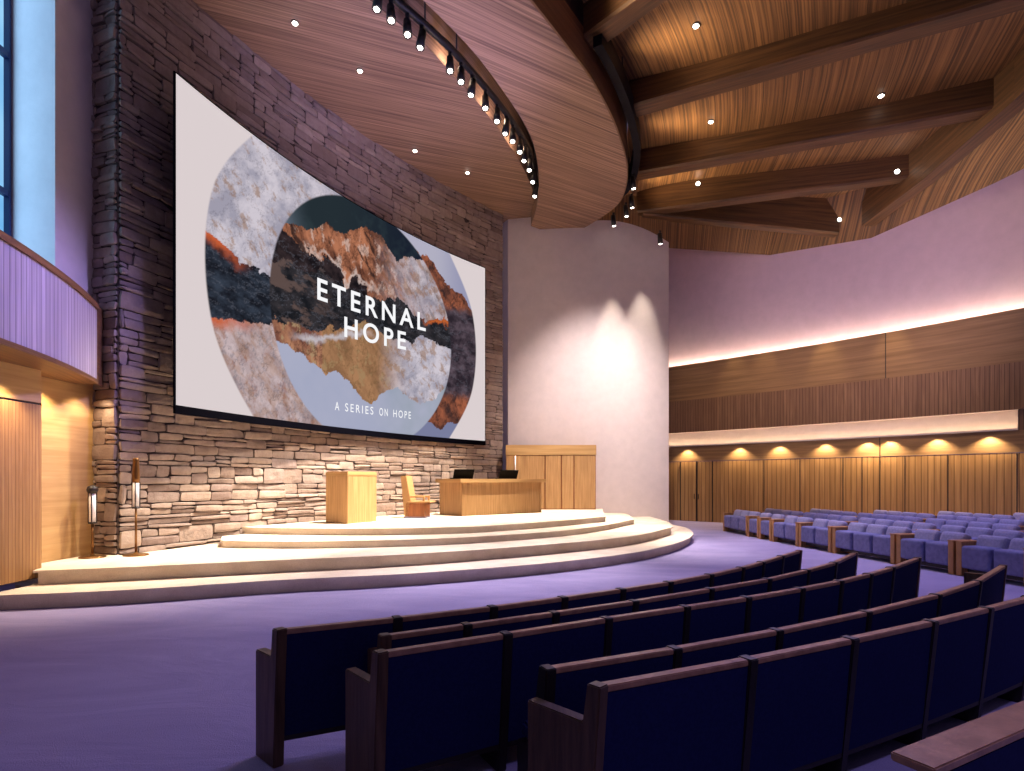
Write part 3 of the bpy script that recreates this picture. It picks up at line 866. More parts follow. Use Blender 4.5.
# lettering bent onto the screen
M['letter'] = glow('WhiteLettering', (0.95, 0.95, 0.97, 1), 1.0)
def lettering(text, s0, t0, s1, t1, height, name, spacing):
    cu = bpy.data.curves.new('text', 'FONT'); cu.body = text; cu.size = 1.0; cu.space_character = spacing; cu.offset = 0.019 if height > 0.05 else 0.004
    to = bpy.data.objects.new('text', cu); COL.objects.link(to)
    dg = bpy.context.evaluated_depsgraph_get(); dg.update()
    me = to.evaluated_get(dg).to_mesh()
    bm = bmesh.new(); bm.from_mesh(me); to.evaluated_get(dg).to_mesh_clear()
    bpy.data.objects.remove(to); bpy.data.curves.remove(cu)
    bmesh.ops.subdivide_edges(bm, edges=[e for e in bm.edges if e.calc_length() > 0.2], cuts=2)
    xs = [v.co.x for v in bm.verts]; ys = [v.co.y for v in bm.verts]
    x0, x1, y0, y1 = min(xs), max(xs), min(ys), max(ys)
    for v in bm.verts:
        a = (v.co.x - x0) / (x1 - x0); q = (v.co.y - y0) / (y1 - y0)
        v.co = scr_at(s0 + (s1 - s0) * a, t0 + (t1 - t0) * a + q * height, 0.012)
    return under(obj(name, bm, M['letter']), screen)
lettering('ETERNAL', 0.648, 0.512, 1.352, 0.540, 0.090, 'title_lettering', 1.35)
lettering('HOPE', 0.806, 0.394, 1.210, 0.416, 0.090, 'title_lettering', 1.35)
for word, u0, u1 in (('A', 334.5, 339), ('SERIES', 344.8, 373), ('ON', 379, 387.5), ('HOPE', 393, 410.6)):
    sa, _ = scr_inv(u0, 410); sb, _ = scr_inv(u1, 415)
    lettering(word, sa, 0.071 + 0.008 * (sa - 0.747) / 0.5, sb, 0.071 + 0.008 * (sb - 0.747) / 0.5, 0.036, 'subtitle_lettering', 1.4)

# ------------------------------------------------------------------ near pews
PH = 0.82
def row_pts(pix, drop_):
    return [plan(u, v, drop_) for u, v in pix]
def near_pew(name, pts, top, depth, label, rail_w=0.055, left_end=True, right_end=True, arm=0.655, fw0=None):
    """long pew of straight bays; pts = rear top corners at every upright"""
    root = empty(name, (pts[0].x, pts[0].y, 0), label=label, cat='pew', group='long dark pews in the near section')
    inv = Matrix.Translation(root.location).inverted()
    def part(nm, bm, mat):
        o = obj(nm, bm, mat, root); o.matrix_parent_inverse = inv; return o
    n = len(pts)
    dirs = [(b - a).normalized() for a, b in zip(pts, pts[1:])]
    fw = []
    for i in range(n):
        d = dirs[max(0, i - 1)] + dirs[min(n - 2, i)]; d.normalize(); fw.append(Vector((-d.y, d.x)))
    if fw0: fw[0] = Vector(fw0).normalized()
    REC = 0.07                                          # the back leans: foot of the back is further forward
    def slab(bm, prof, p, f, th, shift=0.0, bev=0.006):
        side = Vector((f.y, -f.x))
        loops = []
        for sgn in (-1, 1):
            loops.append([bm.verts.new((p.x + f.x * a + side.x * (sgn * th / 2 + shift), p.y + f.y * a + side.y * (sgn * th / 2 + shift), z)) for a, z in prof])
        A, B = loops
        k = len(prof)
        fs = [bm.faces.new(A[::-1]), bm.faces.new(B)]
        for i in range(k): fs.append(bm.faces.new((A[i], A[(i + 1) % k], B[(i + 1) % k], B[i])))
        bmesh.ops.recalc_face_normals(bm, faces=fs)
        es = {e for f_ in fs for e in f_.edges}
        if bev: bmesh.ops.bevel(bm, geom=list(es), offset=bev, segments=2, affect='EDGES')
    for i in range(n):
        if i == 0 and left_end is None: continue
        bm = bmesh.new()
        if (i == 0 and left_end) or (i == n - 1 and right_end):
            slab(bm, [(REC * .6, 0), (depth, 0), (depth, arm), (0.085, arm), (0.06, top + 0.006), (-0.012, top + 0.006), (REC * .3, 0.4)], pts[i], fw[i], 0.065, 0.0)
            part('end_panel', bm, M['pew_wood'])
        elif not (i == 0 and left_end is None):
            slab(bm, [(REC, 0), (depth * 0.9, 0), (depth * 0.9, 0.30), (0.16, 0.34), (0.07, top + 0.004), (-0.014, top + 0.004), (REC * .42 - 0.012, 0.5)], pts[i], fw[i], 0.06)
            part('divider', bm, M['pew_dark'])
    for i in range(n - 1):
        a, b = pts[i], pts[i + 1]; d = dirs[i]; f = Vector((-d.y, d.x)); L = (b - a).length
        a2 = a + d * (0.0 if i == 0 else 0.026); b2 = b - d * (0.0 if i == n - 2 else 0.026)
        def bar(prof, bev):
            bm = bmesh.new(); loops = []
            for p in (a2, b2): loops.append([bm.verts.new((p.x + f.x * q, p.y + f.y * q, z)) for q, z in prof])
            A, B = loops; k = len(prof)
            fs = [bm.faces.new(A[::-1]), bm.faces.new(B)]
            for j in range(k): fs.append(bm.faces.new((A[j], A[(j + 1) % k], B[(j + 1) % k], B[j])))
            bmesh.ops.recalc_face_normals(bm, faces=fs)
            if bev: bmesh.ops.bevel(bm, geom=[e for e in bm.edges], offset=bev, segments=2, affect='EDGES')
            return bm
        lo, hi = 0.17, top - 0.028
        x = lambda z: REC * (1 - z / top)
        part('back_panel', bar([(x(lo), lo), (x(hi), hi), (x(hi) + 0.035, hi), (x(lo) + 0.035, lo)], 0.004), M['navy'])
        part('top_rail', bar([(0.0, top - 0.030), (0.0, top), (rail_w, top), (rail_w, top - 0.030)], 0.005), M['pew_rail'])
        part('bottom_rail', bar([(x(.14), 0.14), (x(.14), 0.185), (x(.14) + 0.04, 0.185), (x(.14) + 0.04, 0.14)], 0.004), M['pew_dark'])
        part('back_cushion', bar([(x(.36) + 0.04, 0.36), (x(hi) + 0.04, hi - 0.02), (x(hi) + 0.065, hi - 0.05), (x(.36) + 0.085, 0.36)], 0.012), M['navy'])
        part('seat_cushion', bar([(0.13, 0.31), (0.13, 0.375), (depth - 0.03, 0.395), (depth - 0.01, 0.31)], 0.015), M['navy'])
    return root
R1 = [(282, 630), (398, 618), (494, 607), (565, 597.5), (623.4, 589.2), (671, 582), (712, 574.6), (743.5, 567.5), (764, 562), (783.5, 556), (801, 550.7)]
R2 = [(386, 636), (468, 624.8), (556, 612.7), (636, 601.2), (712, 588.8), (770, 579), (809, 570), (836.6, 562.5), (857, 553)]
R3 = [(383, 653), (508, 634), (609, 618.4), (687.5, 606.8), (749, 597.5), (803, 588.5), (842, 581), (871.6, 574), (894, 567.5), (920, 558)]
R4 = [(550.5, 669), (678, 648.8), (780, 630.5), (869.4, 612), (940, 594.8), (981, 581), (1006, 565.5)]
R5 = [(602.4, 686.6), (753, 659.5), (855, 639), (935, 621.6), (991, 608.3), (1034, 597), (1068, 587), (1096, 578)]
R6 = [(935, 769), (1135, 681), (1250, 640)]
near_pew('long_pew', row_pts(R1, 0.88), 0.82, 0.29, 'front row long dark pew with navy back panels, nearest the stage', fw0=(-.73, .68))
near_pew('long_pew', row_pts(R2, 0.905), 0.795, 0.29, 'long navy-backed pew in the second row, its near end hidden behind another pew')
near_pew('long_pew', row_pts(R3, 0.88), 0.82, 0.37, 'third row long navy pew with a tall dark near end and a lit armrest', fw0=(-.66, .75))
near_pew('long_pew', row_pts(R4, 0.93), 0.77, 0.36, 'fourth row long pew whose far end shows its seat and small armrest', left_end=False)
near_pew('long_pew', row_pts(R5, 0.88), 0.82, 0.42, 'fifth row long pew with large navy panels and a brown wooden near end', fw0=(-.69, .72))
near_pew('long_pew', row_pts(R6, 0.88), 0.82, 0.42, 'nearest pew at the bottom right corner with a wide greyish top', rail_w=0.13, left_end=None)

# ------------------------------------------------------------------ aisle-side pews of the right section
def cushion(bm, c, s, rz=0, bev=0.05, ry=0.0):
    add_box(bm, c, s, rz=rz, ry=ry, bevel=bev, seg=3)
def make_bench(ns, w):
    """bench of ns seats along local y (0 .. ns*w), facing local -x"""
    root = empty('upholstered_pew')
    L = ns * w
    for k in range(2):
        y = 0.0 if k == 0 else L
        bm = bmesh.new()
        add_box(bm, (0.0, y, 0.30), (0.46, 0.105, 0.60), bevel=0.01)
        add_box(bm, (0.0, y, 0.605), (0.48, 0.112, 0.02), bevel=0.006)
        obj('end_panel', bm, M['pew_post'], root)
    bm = bmesh.new(); add_box(bm, (0.05, L / 2, 0.10), (0.30, L - 0.1, 0.08)); obj('base_rail', bm, M['pew_dark'], root)
    for i in range(ns):
        y = (i + 0.5) * w
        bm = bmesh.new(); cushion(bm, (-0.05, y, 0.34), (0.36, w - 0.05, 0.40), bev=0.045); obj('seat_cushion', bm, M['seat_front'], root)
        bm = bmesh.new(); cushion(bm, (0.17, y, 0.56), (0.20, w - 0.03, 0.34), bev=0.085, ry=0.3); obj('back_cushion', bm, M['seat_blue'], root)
    return root
protos = {}
def bench(ns, w, p, rz, label, top):
    key = ns
    if key not in protos: r = protos[key] = make_bench(ns, w)
    else: r = copy_tree(protos[key])
    r.location = (p[0], p[1], 0); r.rotation_euler = (0, 0, rz); r.scale = (1, 1, top)
    tag(r, label, 'pew', 'blue upholstered pews in the right section'); return r
ORD = ['first', 'second', 'third', 'fourth', 'fifth', 'sixth', 'seventh', 'eighth']
ROWN = ['front row beside the aisle', 'second row back', 'third row back', 'fourth row back', 'fifth row back', 'last row by the panelled wall']
W = 0.56
rows = [(7.25, 18.9, 8.6, [3, 1, 1, 2, 2, 3, 2, 2, 2]), (8.45, 19.3, 8.6, [4, 4, 4, 4, 3]), (9.65, 18.7, 8.8, [4, 4, 4, 4, 2]), (10.85, 17.4, 9.4, [4, 4, 4, 2]), (12.0, 16.4, 10.5, [4, 4, 2]), (13.0, 15.2, 11.5, [4, 3])]
for ri, (x0, y0, y1, seg) in enumerate(rows):
    y = y0
    for k, ns in enumerate(seg):
        L = ns * W
        def cx(yy): return x0 + 0.0095 * (19 - yy) ** 2 + (0.02 * (19 - yy))
        a = Vector((cx(y - L), y - L)); b = Vector((cx(y), y)); d = (b - a).normalized()
        rz = math.atan2(d.y, d.x) - PI / 2
        bench(ns, W, a, rz, 'blue upholstered pew of %s, %s pew from the far end' % (ROWN[ri], ORD[min(k, 7)] if k < 8 else 'ninth'), 1.0 + 0.03 * ri)
        y -= L + 0.125

# ------------------------------------------------------------------ stage furniture
def at_level(u, v, z): return plan(u, v, EYE - z)
Z4 = LV[4]; Z2 = LV[2]
def quad_prism(bm, P, z0, z1, bev=0.0, uvscale=True):
    uv = bm.loops.layers.uv.verify()
    lo = [bm.verts.new(V3(p, z0)) for p in P]; hi = [bm.verts.new(V3(p, z1)) for p in P]
    n = len(P); fs = [bm.faces.new(lo[::-1]), bm.faces.new(hi)]
    for i in range(n): fs.append(bm.faces.new((lo[i], lo[(i + 1) % n], hi[(i + 1) % n], hi[i])))
    if bev: bmesh.ops.bevel(bm, geom=list({e for f in fs for e in f.edges}), offset=bev, segments=2, affect='EDGES')
    bm.normal_update()
    for f in bm.faces:
        nn = f.normal
        for lp in f.loops:
            c = lp.vert.co
            if abs(nn.z) > .7: lp[uv].uv = (c.x, c.y)
            else:
                t_ = Vector((-nn.y, nn.x)); lp[uv].uv = (c.x * t_.x + c.y * t_.y, c.z)
# lectern
c0 = at_level(347.5, 524, Z4); cl_ = at_level(328.2, 522.3, Z4); ax = Vector((math.sin(0.50), math.cos(0.50))); ay = Vector((-ax.y, ax.x))
wl, wr = 0.70, 0.98
lec = empty('lectern', (c0.x, c0.y, Z4), label='plain oak box lectern standing on the stage left of the desk', cat='lectern')
q = [c0, c0 + ax * wr, c0 + ax * wr + ay * wl, c0 + ay * wl]
ctr = (q[0] + q[2]) / 2
bm = bmesh.new(); quad_prism(bm, [ctr + (p - ctr) * 0.985 for p in q], Z4, Z4 + 1.10, 0.006); under(obj('cabinet_body', bm, M['oak']), lec)
bm = bmesh.new(); quad_prism(bm, q, Z4 + 1.10, Z4 + 1.185, 0.008); under(obj('top_slab', bm, M['oak_wide']), lec)
bm = bmesh.new(); quad_prism(bm, [ctr + (p - ctr) * 0.93 for p in q], Z4 + 1.185, Z4 + 1.20); under(obj('reading_surface', bm, M['oak_wide']), lec)
# desk
dc = at_level(462, 516.3, Z4); dr = at_level(541.5, 512.4, Z4); dx = (dr - dc).normalized(); dy = Vector((-dx.y, dx.x)); DL = (dr - dc).length
desk = empty('stage_desk', (dc.x, dc.y, Z4), label='long oak desk with overhanging top on the stage carrying two laptops', cat='desk')
bm = bmesh.new(); quad_prism(bm, [dc + dy * 0.02, dr + dy * 0.02, dr + dy * 0.06, dc + dy * 0.06], Z4 + 0.0, Z4 + 0.93, 0.004); under(obj('modesty_panel', bm, M['oak']), desk)
for base in (dc, dr - dx * 0.06):
    bm = bmesh.new(); quad_prism(bm, [base, base + dx * 0.06, base + dx * 0.06 + dy * 1.15, base + dy * 1.15], Z4, Z4 + 0.93, 0.005); under(obj('side_panel', bm, M['oak']), desk)
bm = bmesh.new(); quad_prism(bm, [dc - dx * 0.12 - dy * 0.10, dr + dx * 0.12 - dy * 0.10, dr + dx * 0.12 + dy * 1.2, dc - dx * 0.12 + dy * 1.2], Z4 + 0.93, Z4 + 1.035, 0.008); under(obj('desk_top', bm, M['oak_wide']), desk)
DT = Z4 + 1.035
def laptop(p, rz, label):
    root = empty('laptop', (p.x, p.y, DT), rz, label, 'laptop', 'laptops on the stage desk')
    bm = bmesh.new(); add_box(bm, (0, 0, 0.012), (0.46, 0.32, 0.022), bevel=0.006); obj('keyboard_base', bm, M['laptop'], root)
    bm = bmesh.new(); add_box(bm, (0, -0.13, 0.02), (0.44, 0.03, 0.01)); obj('hinge', bm, M['black'], root)
    bm = bmesh.new(); add_box(bm, (0.06, -0.19, 0.135), (0.60, 0.016, 0.30), rx=0.5, bevel=0.006); obj('display_lid', bm, M['laptop'], root)
rzd = math.atan2(dx.y, dx.x)
laptop(dc + dx * 0.22 + dy * 0.45, rzd - 0.25, 'black laptop on the left end of the stage desk')
laptop(dc + dx * 1.9 + dy * 0.5, rzd - 0.25, 'black laptop on the right part of the stage desk beside a thin white candle')
pc = dc + dx * 2.42 + dy * 0.6
cnd = empty('candle', (pc.x, pc.y, DT), label='thin tall white candle standing on the desk beside the right laptop', cat='candle')
bm = bmesh.new(); add_lathe(bm, [(0.05, 0), (0.05, 0.015), (0.03, 0.03), (0.022, 0.05)], n=16); obj('holder', bm, M['bronze'], cnd)
bm = bmesh.new(); add_cyl(bm, (0, 0, 0.04), (0, 0, 0.72), 0.02, 0.017, 14); obj('candle_stick', bm, M['white_tube'], cnd)
# chair behind the desk
ch = at_level(418, 517.5, Z4)
chair = empty('stage_chair', (ch.x, ch.y, Z4), 0.0, 'oak block chair with tall tapering backrest on the stage between lectern and desk', 'chair')
chair.rotation_euler = (0, 0, math.radians(-8))
M['chair_red'] = wood('ChairOakDark', lin(112, 62, 34), lin(150, 92, 52), 26, 2, coords='Object')
bm = bmesh.new(); add_box(bm, (0.0, 0, 0.215), (0.52, 0.5, 0.36), bevel=0.008); obj('seat_box', bm, M['chair_red'], chair)
bm = bmesh.new(); add_box(bm, (0.10, 0, 0.42), (0.62, 0.54, 0.05), bevel=0.015); obj('seat', bm, M['oak'], chair)
bm = bmesh.new()
vs = []
prof = [(-0.30, 0.02), (-0.20, 0.02), (-0.13, 0.45), (-0.25, 1.12), (-0.40, 1.12), (-0.34, 0.5)]
for y, k in ((-0.25, 1), (0.25, 1)): vs.append([bm.verts.new((x, y, z)) for x, z in prof])
bm.faces.new(vs[0][::-1]); bm.faces.new(vs[1])
for i in range(6): bm.faces.new((vs[0][i], vs[0][(i + 1) % 6], vs[1][(i + 1) % 6], vs[1][i]))
bmesh.ops.recalc_face_normals(bm, faces=bm.faces[:]); bmesh.ops.bevel(bm, geom=bm.edges[:], offset=0.012, segments=2, affect='EDGES')
obj('backrest', bm, M['oak'], chair)
bm = bmesh.new(); add_box(bm, (-0.02, 0, 0.018), (0.58, 0.52, 0.035), bevel=0.006); obj('plinth', bm, M['seat_blue'], chair)
for s in (-1, 1):
    bm = bmesh.new(); add_box(bm, (0.06, s * 0.23, 0.56), (0.40, 0.045, 0.05), bevel=0.012); add_box(bm, (0.23, s * 0.23, 0.49), (0.05, 0.04, 0.12)); obj('armrest', bm, M['oak'], chair)
# storage cabinet against the cream wall
cf = 19.3
cx0, cx1 = (506 - 512) / F * cf, (596 - 512) / F * cf
cab = empty('storage_cabinet', ((cx0 + cx1) / 2, cf, Z4 - 0.2), label='tall oak storage cabinet with flush doors against the cream wall', cat='cabinet')
ct = EYE + 35.0 / F * cf
bm = bmesh.new(); quad_prism(bm, [Vector((cx0, cf + 0.03)), Vector((cx1, cf + 0.03)), Vector((cx1, cf + 0.6)), Vector((cx0, cf + 0.6))], Z4, ct - 0.02, 0.004); under(obj('cabinet_body', bm, M['chair_red']), cab)
bm = bmesh.new(); quad_prism(bm, [Vector((cx0 - 0.01, cf - 0.01)), Vector((cx1 + 0.01, cf - 0.01)), Vector((cx1 + 0.01, cf + 0.62)), Vector((cx0 - 0.01, cf + 0.62))], ct - 0.34, ct, 0.006); under(obj('top_fascia', bm, M['oak_wide']), cab)
xs = [(512 + 2 - 512) / F * cf, (545 - 512) / F * cf, (561.5 - 512) / F * cf, (574 - 512) / F * cf, (596 - 512) / F * cf]
for a, b2 in zip(xs, xs[1:]):
    bm = bmesh.new(); quad_prism(bm, [Vector((a + 0.02, cf)), Vector((b2 - 0.02, cf)), Vector((b2 - 0.02, cf + 0.025)), Vector((a + 0.02, cf + 0.025))], Z4 + 0.03, ct - 0.36, 0.003)
    under(obj('door', bm, M['oak']), cab)
bm = bmesh.new(); quad_prism(bm, [Vector((cx0 + 0.01, cf + 0.015)), Vector((xs[0] - 0.01, cf + 0.015)), Vector((xs[0] - 0.01, cf + 0.04)), Vector((cx0 + 0.01, cf + 0.04))], Z4 + 0.03, ct - 0.36); under(obj('end_stile', bm, M['oak']), cab)
# candle stands on the lower platform
def stand(u, v, htop, zt0, zt1, label, knob):
    p = at_level(u, v, Z2)
    root = empty('candle_stand', (p.x, p.y, Z2), label=label, cat='candle stand')
    k = p.y / F
    bm = bmesh.new(); add_lathe(bm, [(0.19, 0), (0.19, 0.015), (0.175, 0.026), (0.04, 0.034), (0.028, 0.06)], n=28); obj('round_base', bm, M['bronze'], root)
    bm = bmesh.new(); add_cyl(bm, (0, 0, 0.03), (0, 0, zt0 + 0.02), 0.02, 0.017, 12); obj('pole', bm, M['bronze'], root)
    bm = bmesh.new(); add_cyl(bm, (0, 0, zt0), (0, 0, zt1), 0.05, 0.05, 16); obj('candle_tube', bm, M['white_tube'], root)
    bm = bmesh.new()
    for a in range(4):
        add_box(bm, (0.056 * math.cos(a * PI / 2 + .4), 0.056 * math.sin(a * PI / 2 + .4), (zt0 + zt1) / 2), (0.012, 0.012, zt1 - zt0))
    add_lathe(bm, [(0.062, zt0 - 0.02), (0.066, zt0), (0.05, zt0 + .01)], n=16)
    obj('tube_cage', bm, M['pew_dark'], root)
    bm = bmesh.new()
    if knob: add_lathe(bm, [(0.06, zt1 - 0.01), (0.085, zt1 + 0.05), (0.07, zt1 + 0.10), (0.02, zt1 + 0.13)], n=18)
    else: add_lathe(bm, [(0.055, zt1 - 0.01), (0.06, zt1 + 0.08), (0.045, zt1 + 0.35), (0.05, htop - 0.02), (0.03, htop)], n=18)
    obj('head', bm, M['bronze'] if not knob else M['pew_dark'], root)
stand(92.5, 557.5, 1.12, 0.58, 1.07, 'short metal candle stand with white tube in front of the oak panel', True)
stand(136, 555.5, 1.66, 0.82, 1.25, 'taller slim metal candle stand in front of the stone wall corner', False)

# ------------------------------------------------------------------ luminaires
def downlight(p, nrm, label, group, r=0.055):
    root = empty('downlight', p, label=label, cat='ceiling light', group=group)
    root.rotation_mode = 'QUATERNION'; root.rotation_quaternion = Vector((0, 0, 1)).rotation_difference(nrm)
    bm = bmesh.new(); add_lathe(bm, [(r * 1.35, 0.02), (r * 1.4, -0.015), (r * 1.05, -0.02), (r, 0.02)], n=20); obj('trim_ring', bm, M['black'], root)
    bm = bmesh.new(); add_lathe(bm, [(r, -0.028), (r * 0.8, -0.045), (r * 0.3, -0.055)], n=18); obj('lens', bm, M['lamp'], root)
    return root
for k, (u, v) in enumerate(((295, 22), (360, 70), (415, 150), (467.5, 172))):
    p = plan(u, v, -e1)
    downlight((p.x, p.y, SOF1_Z), Vector((0, 0, 1)), 'small round downlight in the lower soffit above the screen, %s from the left' % ORD[k], 'downlights in the soffit over the screen')
dg = bpy.context.evaluated_depsgraph_get(); dg.update()
def hit(u, v):
    o = Vector((0, 0, EYE)); d = Vector(((u - 512) / F, 1.0, -(v - HZ) / F)).normalized()
    ok, loc, n, i, ob, m = C.ray_cast(dg, o, d)
    if n.dot(d) > 0: n = -n
    return loc, -n
for u, v, lab in ((696, 25, 'small ceiling downlight near the top, above the longest roof beam'), (711, 121, 'small ceiling downlight between the two longest beams, nearer the ring'), (881, 95, 'small ceiling downlight between the two longest beams, on the right'), (698, 184, 'small ceiling downlight in the third bay of planks near the ring'), (897, 172, 'small ceiling downlight near the outer cross beam'), (839, 220, 'small ceiling downlight lowest on the right above the plaster wall')):
    loc, n = hit(u, v)
    downlight(loc, n, lab, 'downlights in the plank ceiling', 0.065)
# track with spotlights along the slot
tr1 = spline([plan(u, v, -(10.75 - EYE)) for u, v in ((372, -26), (394, -2), (424, 24), (452, 50), (473, 73), (497, 101), (514, 124), (527, 146), (533, 165), (536.5, 186))], 6)
trk = empty('lighting_track', (tr1[0].x, tr1[0].y, 10.75), label='curved black lighting track hanging in the slot beside the lower soffit', cat='lighting track')
bm = bmesh.new(); add_tube(bm, [V3(p, 10.75) for p in tr1], 0.075, 8); under(obj('rail', bm, M['black']), trk)
for u, v in ((425, 22), (456.5, 51.5), (535, 160)):
    p = plan(u, v, -(10.75 - EYE)); bm = bmesh.new(); add_cyl(bm, V3(p, 10.75), V3(p, 12.4), 0.018, n=6); under(obj('hanger_rod', bm, M['black']), trk)
def spot_fixture(p, aim, label, group, r=0.09, L=0.36):
    root = empty('track_spotlight', p, label=label, cat='spotlight', group=group)
    d = (Vector(aim) - Vector(p)).normalized()
    bm = bmesh.new(); add_cyl(bm, (0, 0, 0.0), (0, 0, -0.22), 0.02, n=8); add_box(bm, (0, 0, -0.02), (0.07, 0.07, 0.05)); obj('stem', bm, M['black'], root)
    c = Vector((0, 0, -0.24))
    bm = bmesh.new(); add_cyl(bm, c - d * L * 0.45, c + d * L * 0.55, r * 0.8, r, 14); hs = obj('housing', bm, M['black'], root)
    bm = bmesh.new(); add_cyl(bm, c + d * (L * 0.55 - 0.01), c + d * (L * 0.55 + 0.02), r * 0.7, r * 0.45, 14); obj('lens', bm, M['lamp'], hs)
    return root
lamps1 = [(387, -9), (392, -4), (401, 4), (423, 23), (447, 45), (456, 54), (464, 63), (475, 74), (483, 85), (496, 99), (508, 115), (516, 127), (522, 137), (527, 147), (531, 157), (534, 169), (536.5, 182)]
def near_on(pts, u):
    return min(pts, key=lambda p: abs(512 + F * p.x / p.y - u))
tgt = [(-3, 15, 0.7), (-2, 16, 0.7), (-5, 13, 0.5)]
fine_tr1 = spline(tr1, 4)
for k, u in enumerate((378, 390.5, 407, 421, 450, 461, 472, 485, 497, 506, 513, 520, 525, 529.5, 533, 535.5)):
    p = near_on(fine_tr1, u)
    aim = Vector((p.x * 0.6 - 0.2, p.y - 2.2, 3.0)) if k % 3 else Vector((p.x - 1.0, p.y - 0.8, 3.0))
    spot_fixture((p.x, p.y, 10.655), aim, 'black track spotlight on the curved slot track, number %d counting from the top' % (k + 1), 'spotlights on the slot track')
# outer track round the ring
tr2p = offset(sof2_out, (-5, 17), -0.28)
zt2 = SZ2T + 0.05
i0 = min(range(len(tr2p)), key=lambda i: abs(tr2p[i].y - 12.2)); i1 = max(i for i in range(len(tr2p)) if tr2p[i].y < 19.6)
seg = [p for p in tr2p[i0:i1 + 1]]
trk2 = empty('lighting_track', (seg[0].x, seg[0].y, zt2), label='curved dark lighting truss along the outer rim of the ring soffit', cat='lighting track')
bm = bmesh.new()
so, si = offset(seg, (-5, 17), -0.10), offset(seg, (-5, 17), 0.10)
solid_band(bm, so, si, zt2 - 0.50, zt2 - 0.05)
under(obj('rail', bm, plain('TrussBlue', lin(4, 4, 16), 0.6, spec=0.15)), trk2)
bm = bmesh.new()
for i in range(2, len(seg), 4):
    p = seg[i]; add_cyl(bm, V3(p, zt2 - 0.1), V3(p, 12.1), 0.02, n=6)
under(obj('hanger_rod', bm, M['black']), trk2)
for k, (u, v, Y) in enumerate(((633, 178, 17.15), (631.5, 198, 18.2), (626, 207, 18.8), (613.5, 217, 19.3), (660, 235, 19.35))):
    P = p3(u, v - 4, Y)
    spot_fixture(P, P + Vector((0.15, 0.2, -1.0)), ['black spotlight high on the outer ring truss', 'second black spotlight on the outer ring truss, below the highest one', 'third black spotlight near the lower end of the ring truss', 'black spotlight hanging at the lower end of the ring soffit', 'lone black spotlight hanging in front of the cream wall top edge'][k], 'spotlights of the outer ring', 0.09, 0.34)
for P, zt in ((p3(613.5, 213, 19.3), 11.6), (p3(660, 231, 19.35), 11.4), (p3(626, 203, 18.8), 11.5), (p3(631.5, 194, 18.2), 11.4), (p3(633, 174, 17.4), 11.4)):
    pass

# ------------------------------------------------------------------ lights
def spot(name, loc, aim, power, size_deg, color, blend=0.6, radius=0.15):
    l = bpy.data.lights.new(name, 'SPOT'); l.energy = power; l.spot_size = math.radians(size_deg); l.spot_blend = blend; l.color = color; l.shadow_soft_size = radius
    o = bpy.data.objects.new(name, l); COL.objects.link(o); o.location = loc
    o.rotation_euler = (Vector(aim) - Vector(loc)).to_track_quat('-Z', 'Y').to_euler(); return o
def point(name, loc, power, color, radius=0.1):
    l = bpy.data.lights.new(name, 'POINT'); l.energy = power; l.color = color; l.shadow_soft_size = radius
    o = bpy.data.objects.new(name, l); COL.objects.link(o); o.location = loc; return o
WARM = (1.0, 0.86, 0.68); WARM2 = (1.0, 0.74, 0.45); VIO = (0.42, 0.35, 1.0)
# stage wash from the slot track
for p, a, pw, sz in (((-1.0, 13.2, 10.4), (-5.4, 12.4, 0.6), 9000, 44), ((-0.3, 14.5, 10.4), (-3.8, 14.0, 0.7), 9500, 44), ((0.3, 16.2, 10.4), (-2.0, 15.6, 0.7), 9500, 44), ((0.6, 17.6, 10.4), (1.2, 16.6, 0.7), 9000, 46), ((-1.9, 11.8, 10.4), (-6.2, 10.2, 0.4), 6500, 40)):
    spot('stage_spot', p, a, pw, sz, WARM, 0.9, 0.12)
# front light on the lower part of the stone wall, from the ring truss
for p, a, pw in (((2.2, 13.0, 10.3), (-4.6, 14.2, 0.8), 9500), ((3.3, 15.8, 10.3), (-2.2, 17.0, 0.6), 9500), ((1.0, 11.6, 10.3), (-6.0, 11.3, 1.0), 4500)):
    spot('stage_front_spot', p, a, pw, 27, (1.0, 0.88, 0.74), 1.0, 0.15)
# scallops on the cream wall and soft light on its lower half
spot('wall_washer', (3.45, 19.15, 9.9), (3.62, 19.95, 5.0), 800, 30, (1, 0.88, 0.72), 0.8, 0.04)
spot('wall_washer', (4.6, 19.2, 10.2), (4.6, 20.0, 5.2), 1000, 30, (1, 0.88, 0.72), 0.8, 0.04)
spot('stage_front_spot', (3.6, 14.5, 10.3), (2.8, 20.0, 3.2), 4700, 58, (1.0, 0.86, 0.82), 1.0, 0.2)
# warm uplights behind the ring rim, grazing the plank ceiling bay by bay
for x, y in ((2.7, 13.45), (3.75, 16.4), (4.3, 18.95), (1.2, 11.3)):
    spot('rim_uplight', (x, y, 11.3), (x + 4.0, y - 1.6, 12.3), 800, 84, WARM2, 1.0, 0.7)
